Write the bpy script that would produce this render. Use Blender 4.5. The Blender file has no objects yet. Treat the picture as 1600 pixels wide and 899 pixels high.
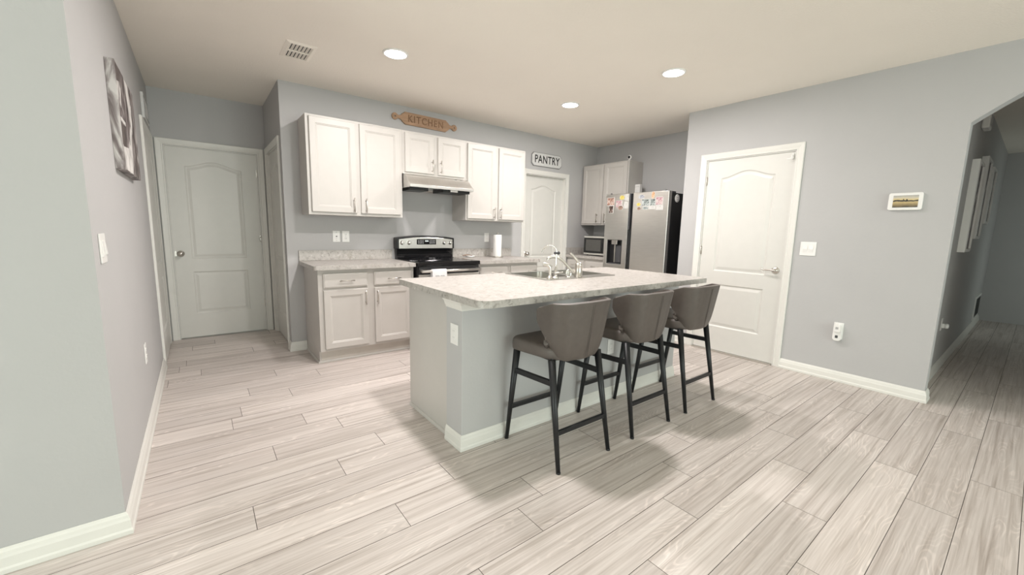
import bpy, bmesh, math, random
from mathutils import Vector, Matrix
from mathutils.geometry import tessellate_polygon
random.seed(7)
S = bpy.context.scene
COL = S.collection
PI = math.pi

# ------------------------------------------------------------------ camera, world, light, exposure
CAM_POS = (-0.6777, -4.4714, 1.2586)
RIGHT = Vector((0.79264916, -0.60925754, 0.02263985))
DOWN = Vector((-0.06750826, -0.12461346, -0.98990612))
FWD = Vector((0.605929, 0.78311987, -0.13990467))
F_PX = 632.962
cam = bpy.data.cameras.new('camera')
cam.sensor_fit = 'HORIZONTAL'
cam.sensor_width = 36.0
cam.lens = F_PX / 1600 * 36.0
cam.clip_start = 0.05
cam_o = bpy.data.objects.new('camera', cam)
COL.objects.link(cam_o)
m = Matrix.Identity(4)
for i, v in enumerate((RIGHT, -DOWN, -FWD)):
    for j in range(3):
        m[j][i] = v[j]
m.translation = CAM_POS
cam_o.matrix_world = m
S.camera = cam_o

W = bpy.data.worlds.new('world')
S.world = W
W.use_nodes = True
W.node_tree.nodes['Background'].inputs[0].default_value = (0.75, 0.9, 0.82, 1)
W.node_tree.nodes['Background'].inputs[1].default_value = 0.35
S.view_settings.view_transform = 'Standard'
S.view_settings.look = 'None'
S.view_settings.gamma = 1.0
S.view_settings.use_curve_mapping = False
S.view_settings.exposure = 0.0

LAMP_W = 27.0
LAMP_COL = (1.0, 0.945, 0.925)
LENS_EMIT = 14.0
REAR_FILL_W = 190.0
SIDE_FILL_W = 95.0  # power of the added side fill
HALL_FILL_W = 4.5
FILL_COL = (0.90, 1.0, 0.94)

def area_light(name, loc, rot, size, size_y, power, color, shape='RECTANGLE'):
    l = bpy.data.lights.new(name, 'AREA')
    l.shape = shape
    l.size = size
    if shape == 'RECTANGLE':
        l.size_y = size_y
    l.energy = power
    l.color = color
    o = bpy.data.objects.new(name, l)
    o.location = loc
    o.rotation_euler = rot
    COL.objects.link(o)
    return o

# fill light from behind the camera, as daylight through an assumed unseen window
area_light('rear_fill', (1.3, -9.32, 1.45), (PI/2, 0, 0), 4.2, 2.2, REAR_FILL_W, FILL_COL)
# fill light added from the left, through an invented unseen glass door
area_light('side_fill', (-4.46, -4.1, 1.15), (PI/2, 0, -PI/2), 2.3, 2.0, SIDE_FILL_W, FILL_COL)

# fill light added at the hallway's far end, from an assumed side room
area_light('hall_fill', (8.15, -5.64, 1.05), (PI/2, 0, -0.25), 0.8, 1.9, HALL_FILL_W, FILL_COL)

# ------------------------------------------------------------------ materials
def new_mat(name):
    mt = bpy.data.materials.new(name)
    mt.use_nodes = True
    nt = mt.node_tree
    return mt, nt, nt.nodes['Principled BSDF']

def simple(name, col, rough=0.5, metal=0.0, var=0.04, vscale=12, bump=0.0, bscale=200, stretch=(1, 1, 1), coat=0.0, spec=0.5):
    mt, nt, b = new_mat(name)
    tc = nt.nodes.new('ShaderNodeTexCoord')
    mp = nt.nodes.new('ShaderNodeMapping')
    mp.inputs['Scale'].default_value = stretch
    nt.links.new(tc.outputs['Object'], mp.inputs[0])
    n = nt.nodes.new('ShaderNodeTexNoise')
    n.inputs['Scale'].default_value = vscale
    n.inputs['Detail'].default_value = 4
    nt.links.new(mp.outputs[0], n.inputs['Vector'])
    r = nt.nodes.new('ShaderNodeValToRGB')
    c = Vector(col)
    r.color_ramp.elements[0].position = 0.3
    r.color_ramp.elements[1].position = 0.7
    r.color_ramp.elements[0].color = (*(c * (1 - var)), 1)
    r.color_ramp.elements[1].color = (*[min(1, x) for x in c * (1 + var)], 1)
    nt.links.new(n.outputs['Fac'], r.inputs[0])
    nt.links.new(r.outputs[0], b.inputs['Base Color'])
    b.inputs['Roughness'].default_value = rough
    b.inputs['Metallic'].default_value = metal
    b.inputs['Coat Weight'].default_value = coat
    b.inputs['Specular IOR Level'].default_value = spec
    if bump:
        n2 = nt.nodes.new('ShaderNodeTexNoise')
        n2.inputs['Scale'].default_value = bscale
        n2.inputs['Detail'].default_value = 3
        nt.links.new(mp.outputs[0], n2.inputs['Vector'])
        bp = nt.nodes.new('ShaderNodeBump')
        bp.inputs['Strength'].default_value = bump
        bp.inputs['Distance'].default_value = 0.004
        nt.links.new(n2.outputs['Fac'], bp.inputs['Height'])
        nt.links.new(bp.outputs[0], b.inputs['Normal'])
    return mt

M = {}
M['wall'] = simple('wall_paint', (0.49, 0.485, 0.485), 0.75, bump=0.16, bscale=55, var=0.012, vscale=3)
M['ceil'] = simple('ceiling_paint', (0.90, 0.85, 0.775), 0.9, bump=0.35, bscale=70, var=0.012, vscale=2)
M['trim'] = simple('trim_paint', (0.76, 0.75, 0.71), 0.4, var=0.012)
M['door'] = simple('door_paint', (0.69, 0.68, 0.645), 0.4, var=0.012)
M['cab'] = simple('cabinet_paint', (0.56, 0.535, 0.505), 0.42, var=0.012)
M['cab_in'] = simple('cabinet_kick', (0.62, 0.58, 0.53), 0.6, var=0.03)
M['steel'] = simple('brushed_steel', (0.76, 0.745, 0.715), 0.3, 1.0, var=0.05, vscale=4, stretch=(2, 2, 60))
M['steel_h'] = simple('brushed_steel_across', (0.78, 0.765, 0.74), 0.3, 1.0, var=0.05, vscale=4, stretch=(60, 2, 2))
M['nickel'] = simple('satin_nickel', (0.62, 0.59, 0.55), 0.28, 1.0, var=0.03)
M['chrome'] = simple('chrome', (0.8, 0.79, 0.77), 0.12, 1.0, var=0.02)
M['black'] = simple('black_plastic', (0.014, 0.014, 0.015), 0.35, var=0.1)
M['blackgloss'] = simple('black_glass', (0.008, 0.008, 0.009), 0.08, var=0.1)
M['darkgrey'] = simple('dark_grey_plastic', (0.06, 0.06, 0.065), 0.4, var=0.1)
M['fridge_side'] = simple('black_fridge_side', (0.010, 0.010, 0.011), 0.5, var=0.1, bump=0.1, bscale=300)
M['white'] = simple('white_plastic', (0.84, 0.83, 0.81), 0.35, var=0.01)
M['paper'] = simple('paper_towel', (0.86, 0.85, 0.83), 0.9, var=0.02, bump=0.4, bscale=160)
M['towel'] = simple('cotton_towel', (0.83, 0.83, 0.84), 0.95, var=0.03, bump=0.5, bscale=300)
M['leg'] = simple('black_metal_leg', (0.018, 0.019, 0.021), 0.38, 0.3, var=0.1)
M['seat'] = simple('taupe_leather', (0.105, 0.088, 0.078), 0.45, var=0.06, vscale=30, bump=0.25, bscale=260)
M['seam'] = simple('taupe_seam', (0.085, 0.072, 0.065), 0.6, var=0.05)
M['wood'] = simple('sign_wood', (0.40, 0.25, 0.155), 0.6, var=0.22, vscale=8, stretch=(1, 3, 10))
M['wood_dark'] = simple('sign_wood_dark', (0.235, 0.13, 0.07), 0.65, var=0.15, vscale=9)
M['sign_white'] = simple('sign_white', (0.66, 0.66, 0.65), 0.6, var=0.05, vscale=20)
M['ink'] = simple('black_ink', (0.012, 0.012, 0.012), 0.6, var=0.05)
M['sign_edge'] = simple('sign_grey_edge', (0.28, 0.28, 0.28), 0.6, var=0.05)
M['grey_mark'] = simple('grey_print', (0.42, 0.42, 0.42), 0.9, var=0.05)
M['grille'] = simple('vent_shadow', (0.09, 0.085, 0.08), 0.8, var=0.05)
M['sink'] = simple('sink_steel', (0.50, 0.49, 0.46), 0.3, 1.0, var=0.05, vscale=6)
M['window_glow'] = None

def emis(name, col, s):
    mt, nt, b = new_mat(name)
    b.inputs['Base Color'].default_value = (0.8, 0.8, 0.8, 1)
    b.inputs['Emission Color'].default_value = (*col, 1)
    b.inputs['Emission Strength'].default_value = s
    return mt
M['lens'] = emis('lamp_lens', (1.0, 0.95, 0.9), LENS_EMIT)
M['led'] = emis('clock_digits', (0.5, 0.75, 0.7), 0.6)

def ramp(nt, stops):
    r = nt.nodes.new('ShaderNodeValToRGB')
    e = r.color_ramp.elements
    while len(e) < len(stops):
        e.new(0.5)
    for k, (p, c) in enumerate(stops):
        e[k].position = p
        e[k].color = (*c, 1)
    return r

def counter_mat():
    mt, nt, b = new_mat('speckled_laminate')
    tc = nt.nodes.new('ShaderNodeTexCoord')
    n = nt.nodes.new('ShaderNodeTexNoise')
    n.inputs['Scale'].default_value = 36
    n.inputs['Detail'].default_value = 7
    n.inputs['Roughness'].default_value = 0.65
    n.inputs['Distortion'].default_value = 0.7
    nt.links.new(tc.outputs['Object'], n.inputs['Vector'])
    r = ramp(nt, [(0.32, (0.25, 0.235, 0.215)), (0.40, (0.37, 0.345, 0.32)), (0.46, (0.45, 0.425, 0.398)), (0.58, (0.475, 0.448, 0.422)), (0.70, (0.62, 0.60, 0.575))])
    nt.links.new(n.outputs['Fac'], r.inputs[0])
    n2 = nt.nodes.new('ShaderNodeTexNoise')
    n2.inputs['Scale'].default_value = 17
    n2.inputs['Detail'].default_value = 4
    nt.links.new(tc.outputs['Object'], n2.inputs['Vector'])
    r2 = ramp(nt, [(0.56, (1, 1, 1)), (0.74, (0.80, 0.77, 0.73))])
    nt.links.new(n2.outputs['Fac'], r2.inputs[0])
    mx = nt.nodes.new('ShaderNodeMix')
    mx.data_type = 'RGBA'
    mx.blend_type = 'MULTIPLY'
    mx.inputs[0].default_value = 0.8
    nt.links.new(r.outputs[0], mx.inputs[6])
    nt.links.new(r2.outputs[0], mx.inputs[7])
    nt.links.new(mx.outputs[2], b.inputs['Base Color'])
    b.inputs['Roughness'].default_value = 0.36
    return mt
M['counter'] = counter_mat()

def floor_mat():
    mt, nt, b = new_mat('wood_look_planks')
    at = nt.nodes.new('ShaderNodeAttribute')
    at.attribute_name = 'plank'
    sep = nt.nodes.new('ShaderNodeSeparateColor')
    nt.links.new(at.outputs['Color'], sep.inputs[0])
    tc = nt.nodes.new('ShaderNodeTexCoord')
    mp = nt.nodes.new('ShaderNodeVectorMath')
    mp.operation = 'MULTIPLY_ADD'
    comb = nt.nodes.new('ShaderNodeCombineXYZ')
    mul = nt.nodes.new('ShaderNodeMath'); mul.operation = 'MULTIPLY'; mul.inputs[1].default_value = 37.0
    mul2 = nt.nodes.new('ShaderNodeMath'); mul2.operation = 'MULTIPLY'; mul2.inputs[1].default_value = 53.0
    nt.links.new(sep.outputs[0], mul.inputs[0]); nt.links.new(sep.outputs[1], mul2.inputs[0])
    nt.links.new(mul.outputs[0], comb.inputs[0]); nt.links.new(mul2.outputs[0], comb.inputs[1])
    nt.links.new(tc.outputs['Object'], mp.inputs[0])
    mp.inputs[1].default_value = (0.62, 24.0, 1.0)
    nt.links.new(comb.outputs[0], mp.inputs[2])
    n = nt.nodes.new('ShaderNodeTexNoise')
    n.inputs['Scale'].default_value = 1.7
    n.inputs['Detail'].default_value = 8
    n.inputs['Roughness'].default_value = 0.62
    n.inputs['Distortion'].default_value = 0.55
    nt.links.new(mp.outputs[0], n.inputs['Vector'])
    r = ramp(nt, [(0.28, (0.40, 0.345, 0.31)), (0.40, (0.55, 0.495, 0.462)), (0.50, (0.645, 0.59, 0.56)), (0.68, (0.72, 0.67, 0.64))])
    nt.links.new(n.outputs['Fac'], r.inputs[0])
    # fine fibres
    mp2 = nt.nodes.new('ShaderNodeVectorMath'); mp2.operation = 'MULTIPLY_ADD'
    nt.links.new(tc.outputs['Object'], mp2.inputs[0])
    mp2.inputs[1].default_value = (2.2, 120.0, 1.0)
    nt.links.new(comb.outputs[0], mp2.inputs[2])
    nf = nt.nodes.new('ShaderNodeTexNoise')
    nf.inputs['Scale'].default_value = 1.0
    nf.inputs['Detail'].default_value = 4
    nt.links.new(mp2.outputs[0], nf.inputs['Vector'])
    rf = ramp(nt, [(0.30, (0.86, 0.845, 0.83)), (0.62, (1.04, 1.04, 1.04))])
    nt.links.new(nf.outputs['Fac'], rf.inputs[0])
    # cathedral figure: bands of a distorted noise
    mp3 = nt.nodes.new('ShaderNodeVectorMath'); mp3.operation = 'MULTIPLY_ADD'
    nt.links.new(tc.outputs['Object'], mp3.inputs[0])
    mp3.inputs[1].default_value = (1.6, 9.0, 1.0)
    nt.links.new(comb.outputs[0], mp3.inputs[2])
    nc = nt.nodes.new('ShaderNodeTexNoise')
    nc.inputs['Scale'].default_value = 1.0
    nc.inputs['Detail'].default_value = 1.5
    nt.links.new(mp3.outputs[0], nc.inputs['Vector'])
    k1 = nt.nodes.new('ShaderNodeMath'); k1.operation = 'MULTIPLY'; k1.inputs[1].default_value = 130.0
    nt.links.new(nc.outputs['Fac'], k1.inputs[0])
    k2 = nt.nodes.new('ShaderNodeMath'); k2.operation = 'SINE'
    nt.links.new(k1.outputs[0], k2.inputs[0])
    rc = ramp(nt, [(0.62, (1, 1, 1)), (0.98, (1.17, 1.17, 1.17))])
    k3 = nt.nodes.new('ShaderNodeMath'); k3.operation = 'MULTIPLY_ADD'; k3.inputs[1].default_value = 0.5; k3.inputs[2].default_value = 0.5
    nt.links.new(k2.outputs[0], k3.inputs[0])
    nt.links.new(k3.outputs[0], rc.inputs[0])
    def mult(a, bb, f=1.0):
        x = nt.nodes.new('ShaderNodeMix'); x.data_type = 'RGBA'; x.blend_type = 'MULTIPLY'; x.inputs[0].default_value = f
        x.clamp_result = False
        nt.links.new(a, x.inputs[6]); nt.links.new(bb, x.inputs[7])
        return x.outputs[2]
    c = mult(r.outputs[0], rf.outputs[0], 0.9)
    # the figure shows on some planks more than on others, in patches
    npch = nt.nodes.new('ShaderNodeTexNoise'); npch.inputs['Scale'].default_value = 1.0; npch.inputs['Detail'].default_value = 2
    mp4 = nt.nodes.new('ShaderNodeVectorMath'); mp4.operation = 'MULTIPLY_ADD'
    nt.links.new(tc.outputs['Object'], mp4.inputs[0]); mp4.inputs[1].default_value = (2.2, 7.0, 1.0); nt.links.new(comb.outputs[0], mp4.inputs[2])
    nt.links.new(mp4.outputs[0], npch.inputs['Vector'])
    pm = nt.nodes.new('ShaderNodeMapRange'); pm.inputs[1].default_value = 0.46; pm.inputs[2].default_value = 0.62
    nt.links.new(npch.outputs['Fac'], pm.inputs[0])
    fx = nt.nodes.new('ShaderNodeMix'); fx.data_type = 'RGBA'; fx.blend_type = 'MULTIPLY'
    nt.links.new(pm.outputs[0], fx.inputs[0]); nt.links.new(c, fx.inputs[6]); nt.links.new(rc.outputs[0], fx.inputs[7])
    c = fx.outputs[2]
    rp = ramp(nt, [(0.0, (0.87, 0.86, 0.855)), (1.0, (1.06, 1.055, 1.05))])
    nt.links.new(sep.outputs[2], rp.inputs[0])
    c = mult(c, rp.outputs[0])
    nt.links.new(c, b.inputs['Base Color'])
    b.inputs['Roughness'].default_value = 0.42
    b.inputs['Specular IOR Level'].default_value = 0.35
    bp = nt.nodes.new('ShaderNodeBump')
    bp.inputs['Strength'].default_value = 0.12
    bp.inputs['Distance'].default_value = 0.002
    nt.links.new(nf.outputs['Fac'], bp.inputs['Height'])
    nt.links.new(bp.outputs[0], b.inputs['Normal'])
    return mt
M['floor'] = floor_mat()
M['groove'] = simple('plank_groove', (0.13, 0.11, 0.095), 0.8, var=0.05)

def print_mat(name, stops, scale=6.0, stretch=(1, 1, 1), dist=1.5, rough=0.5, detail=6):
    mt, nt, b = new_mat(name)
    tc = nt.nodes.new('ShaderNodeTexCoord')
    mp = nt.nodes.new('ShaderNodeMapping')
    mp.inputs['Scale'].default_value = stretch
    nt.links.new(tc.outputs['Object'], mp.inputs[0])
    n = nt.nodes.new('ShaderNodeTexNoise')
    n.inputs['Scale'].default_value = scale
    n.inputs['Detail'].default_value = detail
    n.inputs['Distortion'].default_value = dist
    nt.links.new(mp.outputs[0], n.inputs['Vector'])
    r = ramp(nt, stops)
    nt.links.new(n.outputs['Fac'], r.inputs[0])
    nt.links.new(r.outputs[0], b.inputs['Base Color'])
    b.inputs['Roughness'].default_value = rough
    return mt
M['canvas'] = print_mat('monochrome_canvas_print', [(0.34, (0.05, 0.038, 0.038)), (0.46, (0.17, 0.14, 0.137)), (0.54, (0.30, 0.27, 0.265)), (0.64, (0.60, 0.58, 0.56))], 6.5, (1, 2.0, 0.7), 1.6)
M['canvas_edge'] = simple('canvas_edge', (0.06, 0.05, 0.05), 0.8, var=0.3, vscale=20)

# ------------------------------------------------------------------ mesh helpers
def box(bm, x0, x1, y0, y1, z0, z1, mi=0):
    v = [bm.verts.new((x, y, z)) for x in (x0, x1) for y in (y0, y1) for z in (z0, z1)]
    for f in ((0, 1, 3, 2), (4, 6, 7, 5), (0, 4, 5, 1), (2, 3, 7, 6), (0, 2, 6, 4), (1, 5, 7, 3)):
        fc = bm.faces.new([v[i] for i in f])
        fc.material_index = mi
    return v

def prism(bm, pts, fn, a, b, mi=0):
    """pts: 2D polygon; fn(u,v,t)->xyz; extruded from t=a to t=b"""
    A = [bm.verts.new(fn(u, v, a)) for u, v in pts]
    B = [bm.verts.new(fn(u, v, b)) for u, v in pts]
    n = len(pts)
    fs = [bm.faces.new(A), bm.faces.new(B)]
    for i in range(n):
        fs.append(bm.faces.new((A[i], A[(i+1) % n], B[(i+1) % n], B[i])))
    for f in fs:
        f.material_index = mi

def cyl(bm, p, q, r, r2=None, seg=20, mi=0, cap=True):
    p, q = Vector(p), Vector(q)
    r2 = r if r2 is None else r2
    d = (q - p).normalized()
    a = d.orthogonal().normalized()
    b = d.cross(a)
    A, B = [], []
    for i in range(seg):
        t = 2*PI*i/seg
        o = a*math.cos(t) + b*math.sin(t)
        A.append(bm.verts.new(p + o*r)); B.append(bm.verts.new(q + o*r2))
    for i in range(seg):
        f = bm.faces.new((A[i], A[(i+1) % seg], B[(i+1) % seg], B[i])); f.material_index = mi; f.smooth = True
    if cap:
        bm.faces.new(A[::-1]).material_index = mi
        bm.faces.new(B).material_index = mi

def tube(bm, pts, r, seg=14, rad=None):
    """smooth tube through a list of points"""
    P = [Vector(p) for p in pts]
    Q = []
    for i in range(len(P)-1):
        p0 = P[max(i-1, 0)]; p1 = P[i]; p2 = P[i+1]; p3 = P[min(i+2, len(P)-1)]
        for k in range(6):
            t = k/6
            Q.append(0.5*((2*p1)+(p2-p0)*t+(2*p0-5*p1+4*p2-p3)*t*t+(3*p1-p0-3*p2+p3)*t**3))
    Q.append(P[-1])
    rings = []
    prev = None
    for i, q in enumerate(Q):
        d = (Q[min(i+1, len(Q)-1)] - Q[max(i-1, 0)]).normalized()
        a = d.orthogonal().normalized() if prev is None else (prev - d*prev.dot(d)).normalized()
        prev = a
        b = d.cross(a)
        rr = r if rad is None else rad[0]+(rad[1]-rad[0])*i/(len(Q)-1)
        rings.append([bm.verts.new(q + (a*math.cos(2*PI*k/seg)+b*math.sin(2*PI*k/seg))*rr) for k in range(seg)])
    for A, B in zip(rings, rings[1:]):
        for k in range(seg):
            f = bm.faces.new((A[k], A[(k+1) % seg], B[(k+1) % seg], B[k])); f.smooth = True
    bm.faces.new(rings[0][::-1]); bm.faces.new(rings[-1])

def lathe(bm, prof, c=(0, 0, 0), seg=32, axis='z', mi=0, cap=True):
    c = Vector(c)
    rings = []
    for r, h in prof:
        ring = []
        for k in range(seg):
            t = 2*PI*k/seg
            x, y = r*math.cos(t), r*math.sin(t)
            p = Vector((x, y, h)) if axis == 'z' else (Vector((x, -h, y)) if axis == 'y' else Vector((h, x, y)))
            ring.append(bm.verts.new(c + p))
        rings.append(ring)
    for A, B in zip(rings, rings[1:]):
        for k in range(seg):
            f = bm.faces.new((A[k], A[(k+1) % seg], B[(k+1) % seg], B[k])); f.smooth = True; f.material_index = mi
    if prof[0] == prof[-1]: cap = False
    if cap and prof[0][0] > 1e-6: bm.faces.new(rings[0]).material_index = mi
    if cap and prof[-1][0] > 1e-6: bm.faces.new(rings[-1]).material_index = mi

def sweep(bm, path, prof, fn, side=1, closed=False):
    """sweep prof [(off, h)] along 2D path with mitres; fn(u,v,h)->xyz; off is measured to the left (side=1) of travel"""
    P = [Vector(p) for p in path]
    n = len(P)
    rows = []
    for i, p in enumerate(P):
        def nrm(a, b):
            d = (b - a).normalized()
            return Vector((-d.y, d.x)) * side
        ns = []
        if i > 0 or closed: ns.append(nrm(P[i-1], p))
        if i < n-1 or closed: ns.append(nrm(p, P[(i+1) % n]))
        if len(ns) == 2:
            mvec = ns[0] + ns[1]
            mvec = mvec / max(1e-6, mvec.dot(ns[0]))
        else:
            mvec = ns[0]
        rows.append([bm.verts.new(fn(*(p + mvec*o), h)) for o, h in prof])
    k = len(prof)
    rng = range(n if closed else n-1)
    for i in rng:
        A, B = rows[i], rows[(i+1) % n]
        for j in range(k):
            bm.faces.new((A[j], A[(j+1) % k], B[(j+1) % k], B[j]))
    if not closed:
        bm.faces.new(rows[0]); bm.faces.new(rows[-1][::-1])

def obj(name, bm, mats, parent=None, bevel=0.0, seg=2, subsurf=0, smooth=False, solid=0.0, recalc=True, weld=0.0):
    if weld:
        bmesh.ops.remove_doubles(bm, verts=bm.verts, dist=weld)
    if recalc:
        bmesh.ops.recalc_face_normals(bm, faces=bm.faces)
    me = bpy.data.meshes.new(name)
    bm.to_mesh(me)
    bm.free()
    if not isinstance(mats, (list, tuple)):
        mats = [mats]
    for k in mats:
        me.materials.append(M[k] if isinstance(k, str) else k)
    if smooth:
        for p in me.polygons:
            p.use_smooth = True
    o = bpy.data.objects.new(name, me)
    COL.objects.link(o)
    if parent:
        o.parent = parent
    if solid:
        md = o.modifiers.new('solidify', 'SOLIDIFY'); md.thickness = solid; md.offset = 0
    if bevel:
        md = o.modifiers.new('bevel', 'BEVEL'); md.width = bevel; md.segments = seg; md.limit_method = 'ANGLE'; md.angle_limit = math.radians(40)
    if subsurf:
        md = o.modifiers.new('subsurf', 'SUBSURF'); md.levels = subsurf; md.render_levels = subsurf
    return o

def boxes(name, lst, mat, parent=None, bevel=0.0, **k):
    bm = bmesh.new()
    for b in lst:
        box(bm, *b)
    return obj(name, bm, mat, parent, bevel, **k)

def thing(name, label, cat, loc=(0, 0, 0), rz=0.0, group=None):
    o = bpy.data.objects.new(name, None)
    o.empty_display_size = 0.1
    COL.objects.link(o)
    o.location = loc
    o.rotation_euler = (0, 0, rz)
    tag(o, label, cat, group)
    return o

def tag(o, label, cat, group=None):
    o['label'] = label
    o['category'] = cat
    if group:
        o['group'] = group
    return o

def struct(o, label=None, cat=None):
    o['kind'] = 'structure'
    if label: o['label'] = label
    if cat: o['category'] = cat
    return o

def sroot(name, loc, rz, label, cat):
    o = bpy.data.objects.new(name, None)
    o.empty_display_size = 0.1
    COL.objects.link(o)
    o.location = loc
    o.rotation_euler = (0, 0, rz)
    return struct(o, label, cat)

def text_mesh(name, s, size, depth, mat, parent, loc, xscale=1.0, spacing=1.0, bold=0.0):
    cu = bpy.data.curves.new(name, 'FONT')
    cu.body = s
    cu.size = size
    cu.extrude = depth
    cu.offset = bold
    cu.align_x = 'CENTER'
    cu.align_y = 'CENTER'
    cu.space_character = spacing
    t = bpy.data.objects.new(name + '_src', cu)
    COL.objects.link(t)
    bpy.context.view_layer.update()
    me = bpy.data.meshes.new_from_object(t.evaluated_get(bpy.context.evaluated_depsgraph_get()))
    bpy.data.objects.remove(t)
    bpy.data.curves.remove(cu)
    me.transform(Matrix.Rotation(PI/2, 4, 'X') @ Matrix.Diagonal((xscale, 1, 1, 1)))
    me.materials.clear()
    me.materials.append(M[mat])
    o = bpy.data.objects.new(name, me)
    COL.objects.link(o)
    o.parent = parent
    o.location = loc
    return o

# ------------------------------------------------------------------ the room shell
H = 2.586
XL, XR, XA = -0.987, 3.717, 4.436       # left wall, door wall, fridge alcove wall
YN, YE = -2.343, 1.092                  # near end of left wall, end of the side hall
YJ = -1.925                             # corner of the door wall
AR0, AR1 = -4.06, -5.44                 # arch jambs
YB = -9.2

# floor: individual planks with fine grooves
def build_floor():
    bm = bmesh.new()
    lay = bm.loops.layers.color.new('plank')
    P, L, g = 0.1765, 1.215, 0.0013
    known = {0: 1.286, -1: 1.008, -2: 0.625, -3: 1.461, -4: 2.304, -5: 1.987, 1: 0.397, 5: -0.564, 7: 0.107, 4: 0.272, 3: -0.042, 6: -0.159, 8: -0.42, 11: -0.585, 9: -0.03}
    # row k spans y from -3.337 + (k-1)*P to -3.337 + k*P
    for k in range(-34, 27):
        y1 = -3.337 + k*P
        y0 = y1 - P
        off = known.get(k, random.uniform(0, L))
        x = off - L*math.ceil((off + 4.3)/L)
        while x < 9.4:
            x0, x1 = max(x, -4.3), min(x + L, 9.4)
            if x1 - x0 > 0.02:
                c = (random.random(), random.random(), random.random(), 1)
                top = [bm.verts.new(p) for p in ((x0+g, y0+g, 0), (x1-g, y0+g, 0), (x1-g, y1-g, 0), (x0+g, y1-g, 0))]
                bot = [bm.verts.new(p) for p in ((x0, y0, -0.0016), (x1, y0, -0.0016), (x1, y1, -0.0016), (x0, y1, -0.0016))]
                f = bm.faces.new(top)
                for lp in f.loops: lp[lay] = c
                for i in range(4):
                    fg = bm.faces.new((bot[i], bot[(i+1) % 4], top[(i+1) % 4], top[i]))
                    fg.material_index = 1
                    for lp in fg.loops: lp[lay] = c
            x += L
    box(bm, -4.3, 9.4, YB-0.1, 1.25, -0.12, -0.0017, 1)
    struct(obj('floor', bm, ['floor', 'groove'], recalc=False))
build_floor()

struct(boxes('ceiling', [(-4.3, 9.4, YB-0.1, 1.25, H, H+0.12)], 'ceil'))

DH = 2.042   # door opening height
# left wall (facing +x), with a door opening near the hall end
LD0, LD1 = 0.11, 0.955
struct(boxes('wall_left', [(XL-0.12, XL, YN, LD0, 0, H), (XL-0.12, XL, LD1, YE, 0, H), (XL-0.12, XL, LD0, LD1, DH, H)], 'wall'))
struct(boxes('wall_near_left', [(-4.3, XL-0.12, YN, YN+0.12, 0, H)], 'wall'))
# hall end wall with door
HD0, HD1 = -0.899, -0.088
struct(boxes('wall_hall_end', [(XL-0.12, HD0, YE, YE+0.12, 0, H), (HD1, 0.12, YE, YE+0.12, 0, H), (HD0, HD1, YE, YE+0.12, DH, H)], 'wall'))
# stub wall side (facing -x) with the pantry-side door opening
SD0, SD1 = 0.175, 0.985
struct(boxes('wall_stub', [(0, 0.12, 0.12, SD0, 0, H), (0, 0.12, SD1, YE, 0, H), (0, 0.12, SD0, SD1, DH, H)], 'wall'))
# range wall
PD0, PD1 = 2.985, 3.75
struct(boxes('wall_back', [(0, PD0, 0, 0.12, 0, H), (PD1, XA, 0, 0.12, 0, H), (PD0, PD1, 0, 0.12, DH, H)], 'wall'))
struct(boxes('wall_alcove', [(XA, XA+0.12, YJ-0.12, 0.12, 0, H), (XR+0.12, XA, YJ-0.12, YJ, 0, H)], 'wall'))
# door wall with the arch
RD0, RD1 = -3.0, -2.175
def wall_right():
    bm = bmesh.new()
    x0, x1 = XR, XR+0.12
    box(bm, x0, x1, RD1, YJ, 0, H)
    box(bm, x0, x1, RD0, RD1, DH, H)
    box(bm, x0, x1, AR0, RD0, 0, H)
    box(bm, x0, x1, YB, AR1, 0, H)
    half = [(0.0, 2.088), (0.07, 2.141), (0.14, 2.192), (0.215, 2.243), (0.29, 2.290), (0.37, 2.330), (0.45, 2.360), (0.53, 2.380), (0.61, 2.391), ((AR0-AR1)/2, 2.395)]
    prof = [(AR0-d, z) for d, z in half] + [(AR1+d, z) for d, z in reversed(half[:-1])]
    for (ya, za), (yb, zb) in zip(prof, prof[1:]):
        prism(bm, [(ya, za), (yb, zb), (yb, H), (ya, H)], lambda u, v, t: (t, u, v), x0, x1)
    struct(obj('wall_right', bm, 'wall'))
wall_right()
# hallway beyond the arch
YH = -3.99
struct(boxes('wall_hallway_left', [(XR+0.12, 9.2, YH, YH+0.12, 0, H)], 'wall'))
struct(boxes('wall_hallway_end', [(9.2, 9.32, -5.62, YH+0.12, 0, H)], 'wall'))
struct(boxes('wall_hallway_right', [(XR+0.12, 7.7, -5.62, -5.5, 0, H), (8.6, 9.2, -5.62, -5.5, 0, H), (7.7, 8.6, -5.62, -5.5, 2.05, H)], 'wall'))  # unseen side-room opening, assumed for the hall fill light
# living-room side behind the camera
struct(boxes('wall_far_left', [(-4.42, -4.3, YB, -5.3, 0, H), (-4.42, -4.3, -2.9, YN+0.12, 0, H), (-4.42, -4.3, -5.3, -2.9, 2.2, H)], 'wall'))
struct(boxes('wall_rear', [(-4.42, -1.0, YB-0.12, YB, 0, H), (3.6, XR+0.12, YB-0.12, YB, 0, H), (-1.0, 3.6, YB-0.12, YB, 2.5, H), (-1.0, 3.6, YB-0.12, YB, 0, 0.3)], 'wall'))

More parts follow.
